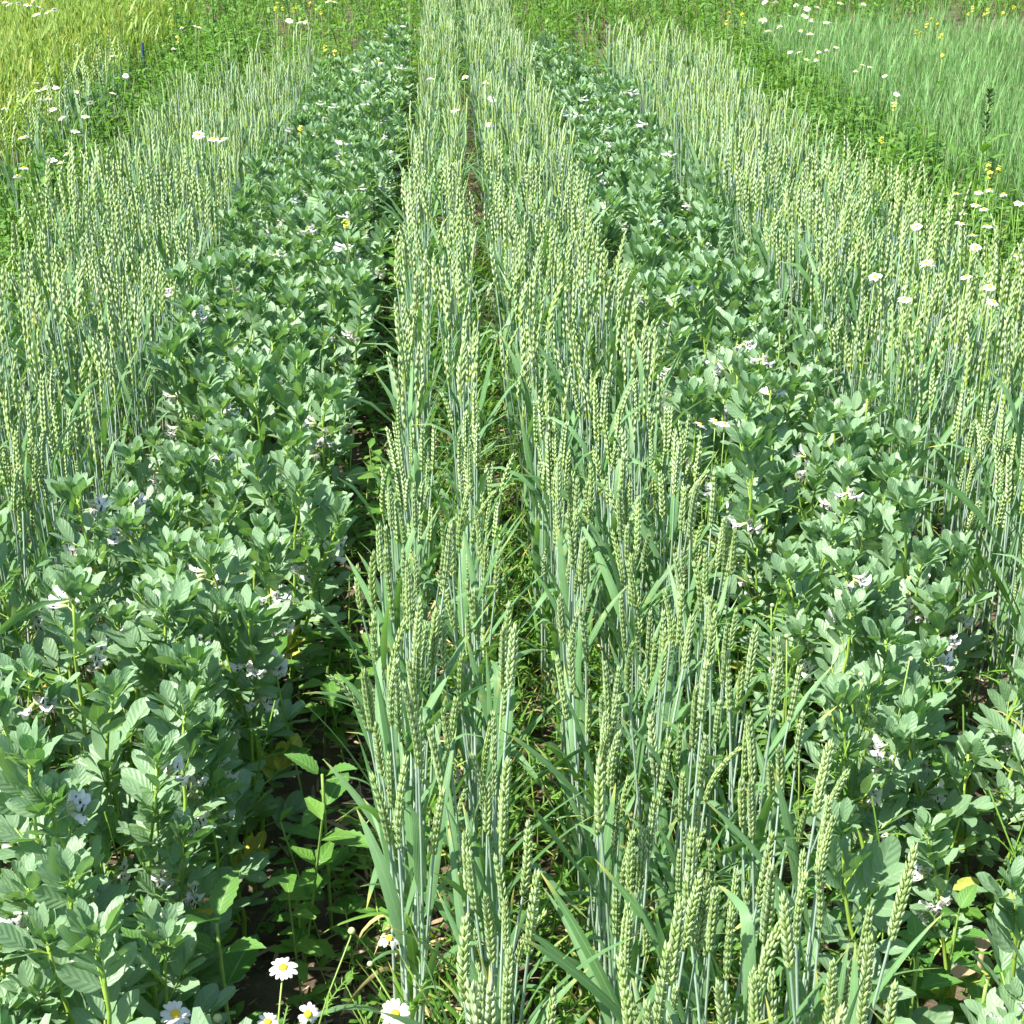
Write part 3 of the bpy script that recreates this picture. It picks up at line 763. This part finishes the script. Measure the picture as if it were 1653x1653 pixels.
def mayweed(r, H, lod=0, thick=1.0):
    """stem G and foliage G of a flowering mayweed shoot of height H"""
    b = r.normal(0, 0.05, 2); f = lambda z: np.stack([b[0] * (z / H) ** 2 * 1, b[1] * (z / H) ** 2, z], -1)
    st = G(); k = 6 if lod == 0 else 3; tube(st, f(np.linspace(0, H, k)), np.linspace(0.0020, 0.0011, k) * thick, 'wdstem' if lod == 0 else 'feather', 5 if lod == 0 else 3, r.random())
    fo = G()
    for i in range(int(H / (0.035 if lod == 0 else 0.06))):
        z = r.uniform(0.03, H * 0.82); feather(fo, f(np.array(z)), r.uniform(0, 6.28), r.uniform(0.3, 1.0), r.uniform(0.035, 0.07), r, n=6 if lod == 0 else 4, th=0.0008 if lod == 0 else 0.0013)
    return st, fo, f(np.array(H))
MW = [mayweed(rng, 0.30 + 0.05 * i) for i in range(9)]
MW_me = [(a.mesh('mayweed_stem'), b.mesh('mayweed_foliage'), c) for a, b, c in MW]
INV_me = INV.mesh('involucre')
_hv = [0]
def daisy(px, py, h, label, parts=False, rad=1.0, tilt=None, bud=False, group='white mayweed flowers'):
    p = pix(px, py, h); zb = float(gh(p[0], p[1])) - 0.004
    j = int(np.argmin([abs(m[2][2] - (h - zb)) for m in MW_me])); st, fo, top = MW_me[j]
    rot = rng.uniform(0, 6.28); s = (h - zb) / top[2]
    c, d_ = math.cos(rot), math.sin(rot); off = np.array((c * top[0] - d_ * top[1], d_ * top[0] + c * top[1])) * s
    root = thing('mayweed_plant', label, 'daisy', group, (p[0] - off[0], p[1] - off[1], zb), rot, s)
    obj('stem', st, root); obj('foliage', fo, root)
    k = int(rng.integers(0, 4))
    tx, ty = tilt if tilt is not None else (rng.normal(0, 0.28), rng.normal(0, 0.28))
    A = tr(*top) @ rz(-rot) @ rx(tx) @ ry(ty) @ scl(rad / s)
    if bud: obj('bud', BUD_me, root, A); return root
    if parts:
        hd = obj('flower_head', INV_me, root, A); obj('disc', DISC_me[k], hd)
        for PA in HEADS[k][1]: obj('petal', PET_me, hd, PA)
    else:
        obj('flower_head', HEAD_me[k], root, A)
    return root
# near daisies by the soil gap
daisy(457, 1562, 0.40, 'white daisy on a bare upright stalk alone over the shaded soil gap', True, 1.0, (0.05, -0.05))
daisy(283, 1637, 0.40, 'white daisy beneath the serrated hemp-nettle leaves beside the beans', True, 1.0, (0.25, 0.2))
daisy(497, 1637, 0.38, 'white daisy with a bright yellow disc low over the shaded soil', True, 0.85, (0.75, 0.1))
daisy(638, 1637, 0.46, 'fully open round white daisy in front of the outer wheat row', True, 0.92, (0.85, 0.0))
daisy(628, 1515, 0.46, 'white daisy seen edge-on against an ear of the outer wheat row', True, 0.85, (-0.05, 0.25))
daisy(432, 1650, 0.36, 'half hidden white daisy with just its petal tips showing over soil', True, 0.8, (0.4, 0.1))
daisy(568, 1507, 0.44, 'closed white mayweed bud beside the edge-on daisy', bud=True, rad=0.95)
daisy(598, 1560, 0.44, 'small round mayweed bud below the edge-on daisy', bud=True, rad=0.75)
daisy(355, 1648, 0.38, 'pale unopened mayweed bud beside the hemp-nettle leaves', bud=True, rad=1.1)
for px, py in ((1468, 1066), (1390, 1090), (1290, 1175), (1160, 560), (1245, 980), (1270, 1030)): daisy(px, py, 0.56, 'small pale mayweed bud standing among the beans opposite the soil gap', bud=True, rad=0.75, group='mayweed buds among the beans')
for px, py in ((475, 655), (490, 662), (510, 660), (523, 668), (505, 680)): daisy(px, py, 0.38, 'small yellow-green mayweed bud at the edge of the soil gap', bud=True, rad=0.6, group='mayweed buds by the soil gap')
for px, py in ((345, 224), (320, 217), (360, 225)): daisy(px, py, 0.80, 'white daisy rising above the ears of the wheat strip on the barley side', rad=1.25, group='daisies over the barley-side wheat')
for px, py in ((1155, 680), (1170, 684), (1130, 685)): daisy(px, py, 0.58, 'white daisy opening among the beans opposite the soil gap', rad=0.8, group='daisies in the beans')
for px, py in ((695, 127), (785, 132), (795, 160), (792, 200), (735, 178), (750, 123)): daisy(px, py, 0.74, 'white daisy rising between the rows of the middle wheat strip', rad=1.1, group='daisies in the middle wheat')
for px, py in ((613, 102), (575, 112), (650, 42)): daisy(px, py, 0.62, 'white daisy at the far end of the beans beside the soil gap', rad=1.2, group='daisies in the far beans')
L1 = 'white daisy in the weedy margin between the wheat and the barley'
for px, py in ((85, 258), (108, 248), (38, 271), (98, 262), (70, 143), (75, 140), (60, 146), (57, 134), (90, 141), (68, 160), (78, 158), (85, 176), (120, 71), (137, 109), (203, 122), (36, 125), (125, 148),
               (145, 165), (182, 150), (100, 190), (138, 188), (8, 174), (35, 222), (42, 220), (293, 44), (315, 42), (322, 44), (280, 78), (183, 90), (122, 212), (28, 284)): daisy(px, py, 0.62, L1, rad=1.05, group='daisies in the barley-side margin')
L2 = 'white daisy on the near side of the yellow-green barley top'
for px, py in ((15, 7), (30, 5), (45, 8), (65, 12), (88, 15), (58, 23), (78, 19), (52, 2), (8, 3)): daisy(px, py, 0.88, L2, rad=1.35, group='daisies over the barley')
L3 = 'white daisy in the weedy margin between the wheat and the oats'
for px, py in ((1580, 310), (1598, 306), (1620, 313), (1645, 328), (1545, 313), (1575, 331), (1588, 337), (1553, 345), (1550, 360), (1594, 365), (1575, 399), (1382, 114), (1393, 105), (1405, 108), (1428, 122), (1448, 152), (1445, 166),
               (1640, 412), (1322, 83), (1335, 80), (1350, 76), (1318, 96), (1303, 96), (1290, 84), (1275, 84)): daisy(px, py, 0.66, L3, rad=0.9, group='daisies in the oat-side margin')
L4 = 'white daisy rising out of the wheat strip on the oat side'
for px, py in ((1460, 483), (1413, 446), (1560, 446), (1598, 463), (1500, 428), (1495, 424), (1480, 365), (1603, 487), (1570, 380)): daisy(px, py, 0.80, L4, rad=0.88, group='daisies in the oat-side wheat')
L5 = 'white daisy in the far weeds beyond the end of the oat-side wheat'
for px, py in ((1285, 7), (1303, 14), (1300, 26), (1320, 12), (1312, 32), (1335, 36), (1278, 26), (1258, 42), (1233, 33), (1230, 31), (1308, 54), (1240, 50), (1295, 50), (1357, 5), (1252, 3), (1234, 3), (1395, 6)): daisy(px, py, 0.55, L5, rad=1.6, group='daisies in the far weeds')
for px, py in ((485, 36), (495, 35), (467, 33), (530, 2), (540, 3)): daisy(px, py, 0.66, 'white daisy in the far weeds behind the barley-side wheat', rad=1.5, group='daisies behind the barley-side wheat')

# hemp-nettle: pairs of toothed leaves on a stout stem
def nettle_leaf(r):
    g = G(); k = 13; s = np.linspace(0, 1, k + 1)
    wd = 0.26 * np.clip(np.sin(math.pi * s ** 0.72), 0, 1) ** 0.9; wd = wd * (1 + 0.10 * np.where(np.arange(k + 1) % 2, 1, -0.6)); wd[0] = 0.02; wd[-1] = 0.006
    c = r.uniform(0.15, 0.5); P = np.stack([s, 0 * s, 0.35 * c * s - c * s ** 2], -1); S = np.tile((0., 1, 0), (k + 1, 1)); T = nrm(np.gradient(P, axis=0))
    blade(g, P, S, np.cross(T, S), wd, 'nettle', r.uniform(0.15, 0.4), 0.0, 5)
    return g
NL = [nettle_leaf(rng).mesh('hemp_nettle_leaf') for _ in range(5)]
NL_g = [nettle_leaf(rng) for _ in range(3)]
def nettle(x, y, H, label, tilt=(0, 0), rot=None, group='hemp-nettle weeds', s=1.0):
    z = float(gh(x, y)) - 0.004
    root = thing('hemp_nettle', label, 'weed', group, (x, y, z), rng.uniform(0, 6.28) if rot is None else rot, 1.0, tilt)
    g = G(); zz = np.linspace(0, H, 7); tube(g, np.stack([0 * zz, 0 * zz, zz], -1), np.where(np.arange(7) % 2, 0.0036, 0.0030) * (1.1 - 0.3 * zz / H), 'wdstem', 6, rng.random())
    obj('stem', g.mesh('hemp_nettle_stem'), root)
    az = rng.uniform(0, 6.28); k = 0; h = 0.07
    while h < H + 0.001:
        q = h / H
        for a in (0, math.pi):
            L = (0.075 if q < 0.8 else 0.058) * s * rng.uniform(0.85, 1.15)
            A = tr(0, 0, h) @ rz(az + a) @ ry(-(0.15 + 0.5 * q ** 3)) @ tr(0.012, 0, 0.002) @ scl(L); obj('leaf', NL[int(rng.integers(0, 5))], root, A)
        az += math.pi / 2; h += min(0.065, max(0.02, H - h)) if h < H - 0.005 else 1
    return root
def at(px, py, h, off=(0, 0)):
    p = pix(px, py, h); return p[0] + off[0], p[1] + off[1]
x, y = at(455, 1090, 0.05); nettle(x, y, 0.30, 'leaning hemp-nettle with two broad pale top leaves over the soil gap', (-0.12, 0.30), 0.4)
x, y = at(520, 1250, 0.32); nettle(x, y, 0.34, 'upright hemp-nettle with drooping toothed leaves beside the outer wheat row', (0, 0), 1.0)
x, y = at(360, 1530, 0.30); nettle(x, y, 0.32, 'hemp-nettle with large hanging toothed leaves at the front of the beans', (0.0, 0.08), 2.0, s=1.25)
for px, py in ((1290, 1010), (1545, 1480), (1600, 1540), (1440, 1480), (1330, 1480), (1500, 1110), (1380, 1190), (1480, 1560), (1640, 1620)):
    x, y = at(px, py, 0.3); nettle(x, y, rng.uniform(.24, .34), 'hemp-nettle with toothed leaves among the beans opposite the soil gap', s=0.85)
for px, py in ((540, 640), (560, 560), (575, 420), (520, 820), (30, 1560), (250, 1600), (180, 1600)):
    x, y = at(px, py, 0.3); nettle(x, y, rng.uniform(.25, .36), 'hemp-nettle with toothed leaves in the beans beside the soil gap', s=0.95)

# cleavers: whorls of narrow leaves on a thin stem
def cleaver(px, py, h, label, tilt=(0, 0)):
    p = pix(px, py, h); z = float(gh(p[0], p[1])) - 0.004; H = h - z
    root = thing('cleavers', label, 'weed', 'cleavers weeds', (p[0], p[1], z), rng.uniform(0, 6.28), 1.0, tilt)
    g = G(); zz = np.linspace(0, H, 5); tube(g, np.stack([0 * zz, 0 * zz, zz], -1), 0.0014, 'wdstem', 4, .3); obj('stem', g.mesh('cleavers_stem'), root)
    hh = H
    while hh > 0.08:
        g = G(); top = hh > H - 0.03
        for i in range(7): arc_leaf(g, np.array((0, 0, hh)), i * 0.9 + hh * 9, 60 if top else 35, 30 if top else 0, 0.018 if top else 0.032, 0.0022, 'feather', seg=3, round_tip=True, tint=rng.random())
        obj('leaf_whorl', g.mesh('leaf_whorl'), root); hh -= 0.015 if top else 0.055
    return root
cleaver(232, 1462, 0.42, 'cleavers shoot with star-like whorls among the near beans')
cleaver(860, 870, 0.55, 'cleavers shoot with thin whorls between rows of the middle wheat', (0.1, 0.1))
cleaver(1225, 1000, 0.55, 'tall cleavers shoot beside the outermost wheat ears', (0.0, 0.15))

# low oval-leaved weeds in the soil gap and under the beans
OV = []
for _ in range(4):
    g = G(); arc_leaf(g, np.zeros(3), 0, 20, -25, 1.0, 0.27, 'weed', seg=5, fold=0.25, round_tip=True, across=3); OV.append(g)
OV_me = [g.mesh('oval_leaf') for g in OV]
def low_weed_spec(r):
    sp = []; n = int(r.integers(9, 15)); stems = []
    for b in range(3):
        a = r.uniform(0, 6.28); e = r.uniform(0.5, 1.2); L = r.uniform(0.05, 0.14); d = np.array((math.cos(e) * math.cos(a), math.cos(e) * math.sin(a), math.sin(e)))
        stems.append(np.array([np.zeros(3), d * L * .5 + (0, 0, .004), d * L]))
        for i in range(n // 3 + 1):
            q = d * L * (0.3 + 0.7 * (i / (n // 3))); sp.append((int(r.integers(0, 4)), tr(*q) @ rz(a + (1.3 if i % 2 else -1.3) * r.uniform(.6, 1.2)) @ ry(r.uniform(-.5, .2)) @ scl(r.uniform(0.016, 0.030))))
    g = G()
    for P in stems: tube(g, P, 0.0011, 'wdstem', 3, r.random(), cap=False)
    return g, sp
LW = [low_weed_spec(rng) for _ in range(6)]
LW_me = [a.mesh('weed_stems') for a, b in LW]
LW_g = []
for a, b in LW:
    g = G(); g.merge(a)
    for v, A in b: g.merge(OV[v], A, tint=float(rng.random()))
    LW_g.append(g)
for i in range(70):
    y = 1.75 + (i / 70) ** 1.3 * 5.0; x = rng.normal(-0.165, 0.05)
    k = int(rng.integers(0, 6)); root = thing('oval_leaved_weed', 'low weed with small oval leaves on the soil between beans and middle wheat', 'weed', 'low weeds in the soil gap', (x, y, float(gh(x, y)) - 0.003), rng.uniform(0, 6.28), rng.uniform(0.8, 1.5))
    obj('stem', LW_me[k], root)
    for v, A in LW[k][1]: obj('leaf', OV_me[v], root, A)

# yellowed and withered broad leaves lying against the beans opposite the soil gap
def fallen(px, py, h, m, label, sz, rot, name):
    p = pix(px, py, h)
    root = thing(name, label, 'bean plant', 'fading bean plants', (p[0], p[1], float(gh(p[0], p[1])) - 0.004), rot)
    g = G(); zz = np.linspace(0, h, 5); tube(g, np.stack([0 * zz, 0 * zz, zz], -1), 0.004, 'bold' if m == 'bold' else 'bdead', 5, .2); obj('stem', g.mesh('fading_stem'), root)
    for k in range(3):
        lf = leaflet(rng, 0, m, 0.3, 0.5); obj('leaf', lf.mesh('fading_leaf'), root, tr(0, 0, h - 0.03 * k) @ rz(k * 2.1) @ ry(-0.3 + 0.3 * k) @ scl(sz))
fallen(1540, 1590, 0.20, 'bold', 'short bean plant with yellowed leaves beside the outermost wheat ears', 0.06, 0.3, 'broad_bean_plant')
fallen(1585, 1535, 0.26, 'bdead', 'small bean plant with a shrivelled brown top near the yellowed leaves', 0.045, 1.2, 'broad_bean_plant')

# yellow-flowered charlock
def cross_flower():
    g = G()
    for i in range(4): arc_leaf(g, np.zeros(3), i * math.pi / 2, 25, -5, 0.010, 0.0042, 'yflower', seg=3, round_tip=True, across=3, tint=.2)
    return g
CF = cross_flower()
def charlock_tpl(r):
    H = r.uniform(0.5, 0.62); g = G(); zz = np.linspace(0, H, 5); tube(g, np.stack([0.02 * (zz / H) ** 2, 0 * zz, zz], -1), np.linspace(.003, .0014, 5), 'wdstem', 4, r.random())
    lv = G()
    for i in range(7): arc_leaf(lv, np.array((0, 0, r.uniform(.08, H * .8))), r.uniform(0, 6.28), r.uniform(30, 60), r.uniform(-30, 0), r.uniform(.05, .09), .014, 'weed', seg=4, round_tip=True, tint=r.random())
    fl = G()
    for i in range(9): A = tr(0.02, 0, H - 0.01 + r.uniform(-.035, .01)) @ rz(r.uniform(0, 6.28)) @ ry(r.uniform(.1, .9)) @ tr(0, 0, r.uniform(.004, .014)) @ scl(1.1); fl.merge(CF, A)
    return g, lv, fl, H
CH = [charlock_tpl(rng) for _ in range(4)]
CH_me = [(a.mesh('charlock_stem'), b.mesh('charlock_leaves'), c.mesh('charlock_flowers'), h) for a, b, c, h in CH]
def charlock(px, py, h, label, group, k=1.0):
    p = pix(px, py, h); j = int(rng.integers(0, 4)); z = float(gh(p[0], p[1])) - .004; s = (h - z) / CH_me[j][3]
    root = thing('charlock_plant', label, 'yellow flower', group, (p[0], p[1], z), rng.uniform(0, 6.28), s)
    obj('stem', CH_me[j][0], root); obj('foliage', CH_me[j][1], root); obj('flower_cluster', CH_me[j][2], root, tr(0, 0, CH_me[j][3]) @ scl(k) @ tr(0, 0, -CH_me[j][3]))
charlock(565, 352, 0.62, 'single yellow-flowered weed standing among the beans beside the soil gap', None, 0.9)
charlock(478, 203, 0.64, 'yellow-flowered weed between the barley-side wheat and the beans', None, 0.9)
for px, py in ((1500, 35), (1505, 28), (1515, 38), (1490, 52), (1478, 50), (1515, 55), (1560, 20), (1600, 15), (1625, 18), (1640, 8), (1575, 12), (1590, 22), (1175, 18), (1195, 22), (1170, 32), (1198, 35), (1520, 88)):
    charlock(px, py, 0.62, 'yellow-flowered weed in the far weeds beyond the oats', 'yellow flowers beyond the oats', 1.0)
for px, py in ((262, 5), (280, 12), (273, 35), (290, 60), (445, 3), (460, 8), (480, 5), (505, 10), (470, 14), (500, 4), (520, 14), (440, 12), (530, 75), (535, 80)):
    charlock(px, py, 0.62, 'yellow-flowered weed in the far weeds behind the barley-side wheat', 'yellow flowers behind the barley-side wheat', 1.0)
for px, py in ((1597, 262), (1590, 275), (1610, 268), (1417, 220), (1440, 168)):
    charlock(px, py, 0.60, 'yellow-flowered weed in the margin between the wheat and the oats', 'yellow flowers in the oat-side margin', 0.9)

# marker stake and dark dock
p = pix(230, 130, 0.28)
g = G(); b = G(); zz = np.array([-0.1, 0.0, 0.3, 0.46, 0.465]); tube(g, np.stack([0.05 * zz, 0 * zz, zz], -1), [0.004, 0.008, 0.008, 0.008, 0.005], 'blue', 8, .1)
o = obj('marker_stake', g.mesh('marker_stake')); o.location = (p[0], p[1], 0.0); o.scale = (1.1, 1.1, 1.15)
o['label'] = 'slim dark blue marker stake in the weedy margin beside the barley-side wheat'; o['category'] = 'stake'
p = pix(1598, 150, 0.80); root = thing('dock_plant', 'dark tall dock standing alone above the blue-green oats', 'weed', None, (p[0], p[1], float(gh(p[0], p[1]))))
g = G(); zz = np.linspace(0, .8, 6); tube(g, np.stack([0 * zz, 0 * zz, zz], -1), np.linspace(.005, .002, 6), 'wdstem', 5, .3); obj('stem', g.mesh('dock_stem'), root)
g = G()
for i in range(46): z = rng.uniform(.62, .86); arc_leaf(g, np.array((0, 0, min(z, .8))), rng.uniform(0, 6.28), rng.uniform(20, 80), -10, rng.uniform(.02, .06), .006, 'darkleaf', seg=3, round_tip=True, tint=rng.random())
obj('seed_head', g.mesh('dock_seed_head'), root)
g = G()
for i in range(8): arc_leaf(g, np.array((0, 0, rng.uniform(.1, .6))), rng.uniform(0, 6.28), 60, -20, .14, .02, 'weed', seg=5, round_tip=True, tint=rng.random())
obj('foliage', g.mesh('dock_leaves'), root)

# uncountable green: undergrowth between rows, weed margins, barley, oats
def grass_tuft(r, m, n, H, W, seg=3, ac=2, sp=0.02):
    g = G()
    for i in range(n): arc_leaf(g, np.array((r.normal(0, sp), r.normal(0, sp), 0)), r.uniform(0, 6.28), r.uniform(62, 86), r.uniform(-10, 60), H * r.uniform(.6, 1.1), W * r.uniform(.7, 1.2), m, seg=seg, across=ac, twist=r.normal(0, .8), tint=r.random(), power=2)
    return g
GT = [grass_tuft(rng, 'wlow', 7, 0.24, 0.0035) for _ in range(5)]
FEA = []
for _ in range(5):
    st, fo, _t = mayweed(rng, rng.uniform(.22, .36), 1); g = G(); g.merge(st); g.merge(fo); FEA.append(g)
NETLO = []
for _ in range(4):
    g = G(); H = rng.uniform(.2, .4); tube(g, [(0, 0, 0), (0, 0, H)], .0025, 'wdstem', 3, .3, cap=False)
    for i in range(9):
        A = tr(0, 0, H * rng.uniform(.25, 1)) @ rz(rng.uniform(0, 6.28)) @ ry(-rng.uniform(0, .6)) @ scl(rng.uniform(.04, .07)); q = leaflet(rng, 1, 'weed', .26, .3); g.merge(q, A, tint=float(rng.random()))
    NETLO.append(g)
NETSM = []
for _ in range(4):
    g = G(); H = rng.uniform(.2, .34); tube(g, [(0, 0, 0), (0, 0, H)], .002, 'weed', 3, .3, cap=False)
    for i in range(16):
        A = tr(rng.normal(0, .012), rng.normal(0, .012), H * rng.uniform(.25, 1)) @ rz(rng.uniform(0, 6.28)) @ ry(-rng.uniform(-.2, .9)) @ scl(rng.uniform(.018, .034)); q = leaflet(rng, 2, 'weed', .24, .3); g.merge(q, A, tint=float(rng.random()))
    NETSM.append(g)
def pts(n, xf, yf):
    x = xf(n); y = yf(n); return np.stack([x, y, gh(x, y) - .003], -1)
U = rng.uniform
g = G()
# between the rows of the middle strip
P = pts(400, lambda n: rng.choice(ROWS['mid'], n) + 0.0625 + rng.normal(0, .025, n), lambda n: 1.2 + 5.5 * U(0, 1, n) ** 1.3); scatter(g, GT, P, U(.7, 1.5, len(P)), .2)
P = pts(160, lambda n: U(0, .5, n), lambda n: 1.4 + 4.5 * U(0, 1, n) ** 1.2); scatter(g, FEA, P, U(.8, 1.4, len(P)), .12)
P = pts(110, lambda n: U(-.75, -.38, n), lambda n: U(1.6, 6, n)); scatter(g, FEA, P, U(.8, 1.4, len(P)), .12)
P = pts(150, lambda n: U(.5, 1.05, n), lambda n: U(1.6, 6, n)); scatter(g, FEA, P, U(.9, 1.6, len(P)), .12)
P = pts(240, lambda n: rng.choice((-.72, -.24, .52, .85, .7), n) + rng.normal(0, .05, n), lambda n: U(1.5, 8, n)); P = P[~((P[:, 0] > -.36) & (P[:, 0] < -.05) & (P[:, 1] < 1.9))]; scatter(g, NETLO, P, U(.6, 1.1, len(P)), .12)
P = pts(420, lambda n: U(-.75, 1.05, n), lambda n: U(1.5, 6, n)); P = P[~((P[:, 0] > -.34) & (P[:, 0] < -.05) & (P[:, 1] < 1.9))]; scatter(g, LW_g, P, U(.9, 1.8, len(P)), .12)
P = pts(260, lambda n: rng.normal(-.16, .06, n), lambda n: U(4.5, 12, n)); scatter(g, LW_g + NETLO, P, U(.8, 1.5, len(P)), .12)
stuff('undergrowth', g, 'tangle of fine green weeds under and between the crop rows', 'undergrowth')

g = G()
P = pts(1300, lambda n: U(-2.15, -1.42, n), lambda n: U(2.2, 13, n)); scatter(g, FEA + NETSM + NETSM, P, U(1.1, 1.9, len(P)), .15)
P = pts(1450, lambda n: U(1.68, 2.42, n), lambda n: U(2.6, 12, n)); scatter(g, FEA + NETSM + NETSM, P, U(1.1, 1.9, len(P)), .15)
P = pts(620, lambda n: U(-1.42, -.45, n), lambda n: U(9.0, 13.5, n)); scatter(g, FEA + NETLO, P, U(.7, 1.1, len(P)), .15)
P = pts(520, lambda n: U(.6, 2.0, n), lambda n: U(10.3, 13.5, n)); scatter(g, FEA + NETLO, P, U(.7, 1.1, len(P)), .15)
P = pts(5300, lambda n: U(-5.2, 7.5, n), lambda n: U(12.2, 24, n)); P = P[~(((P[:, 1] < 16.8) & (np.abs(P[:, 0] + .82) < .3) & (vnoise(P[:, 0], P[:, 1], 3) > .5)) | ((P[:, 1] < 16.2) & (np.abs(P[:, 0] - 1.45) < .3) & (vnoise(P[:, 0], P[:, 1], 3) > .5)) | ((P[:, 1] < 16.5) & (np.abs(P[:, 0] - 5.0) < .9)))]; scatter(g, NETSM + FEA[:1] + GT[:2], P, U(1.2, 2.4, len(P)), .15)
stuff('weeds', g, 'dense green weeds in the plot margins and beyond the crops', 'weeds')

def barley_tpl(r):
    g = G(); H = r.uniform(.66, .78); tube(g, [(0, 0, 0), (0, 0, H)], .0022, 'barley', 3, r.random(), cap=False)
    b = r.uniform(0, 6.28)
    for i in range(2): arc_leaf(g, np.array((0, 0, H * r.uniform(.35, .8))), r.uniform(0, 6.28), 70, 10, .18, .006, 'barley', seg=3, across=2, tint=r.random())
    lobe(g, 'barley', .08, .006, .005, 4, tr(0, 0, H) @ rz(b) @ ry(-1.2), .4, rings=((.3, 1),))
    for i in range(9):
        d = nrm(np.array((math.cos(b) * .4, math.sin(b) * .4, 1.)) + r.normal(0, .16, 3)); q = np.array((0, 0, H)) + d * .02; e = q + d * r.uniform(.11, .17); w_ = np.array((-math.sin(b), math.cos(b), 0)) * .0008
        g.add([q - w_, q + w_, e], [(0, 0, .5), (1, 0, .5), (.5, .9, .5)], None, [(0, 1, 2)], 'barley')
    return g
BAR = [barley_tpl(rng) for _ in range(8)]
g = G(); P = pts(4300, lambda n: U(-5.2, -2.15, n), lambda n: U(5.5, 14, n)); P = P[P[:, 0] < -2.1 + 0.12 * (vnoise(P[:, 0], P[:, 1], 2) - .5)]; scatter(g, BAR, P, U(.9, 1.1, len(P)), .1)
stuff('barley_crop', g, 'yellow-green bearded barley plot beyond the weedy margin', 'barley')
def oat_tpl(r):
    g = G(); H = r.uniform(.42, .52); tube(g, [(0, 0, 0), (0, 0, H)], .0019, 'oat', 3, r.random(), cap=False)
    for i in range(4): arc_leaf(g, np.array((0, 0, H * r.uniform(.3, .95))), r.uniform(0, 6.28), r.uniform(74, 88), r.uniform(35, 78), r.uniform(.14, .24), .0026, 'oat', seg=3, across=2, tint=r.random(), twist=r.normal(0, .6), power=2)
    return g
OAT = [oat_tpl(rng) for _ in range(8)]
g = G(); P = pts(7200, lambda n: U(2.42, 5.6, n), lambda n: U(5.0, 12.6, n)); P = P[~((np.abs(P[:, 0] - pix(1570, 50, .1)[0]) < .55) & (P[:, 1] > 11.8))]; scatter(g, OAT, P, U(.9, 1.15, len(P)), .08)
stuff('oat_crop', g, 'fine blue-green young oats in the plot beyond the wheat', 'oats')
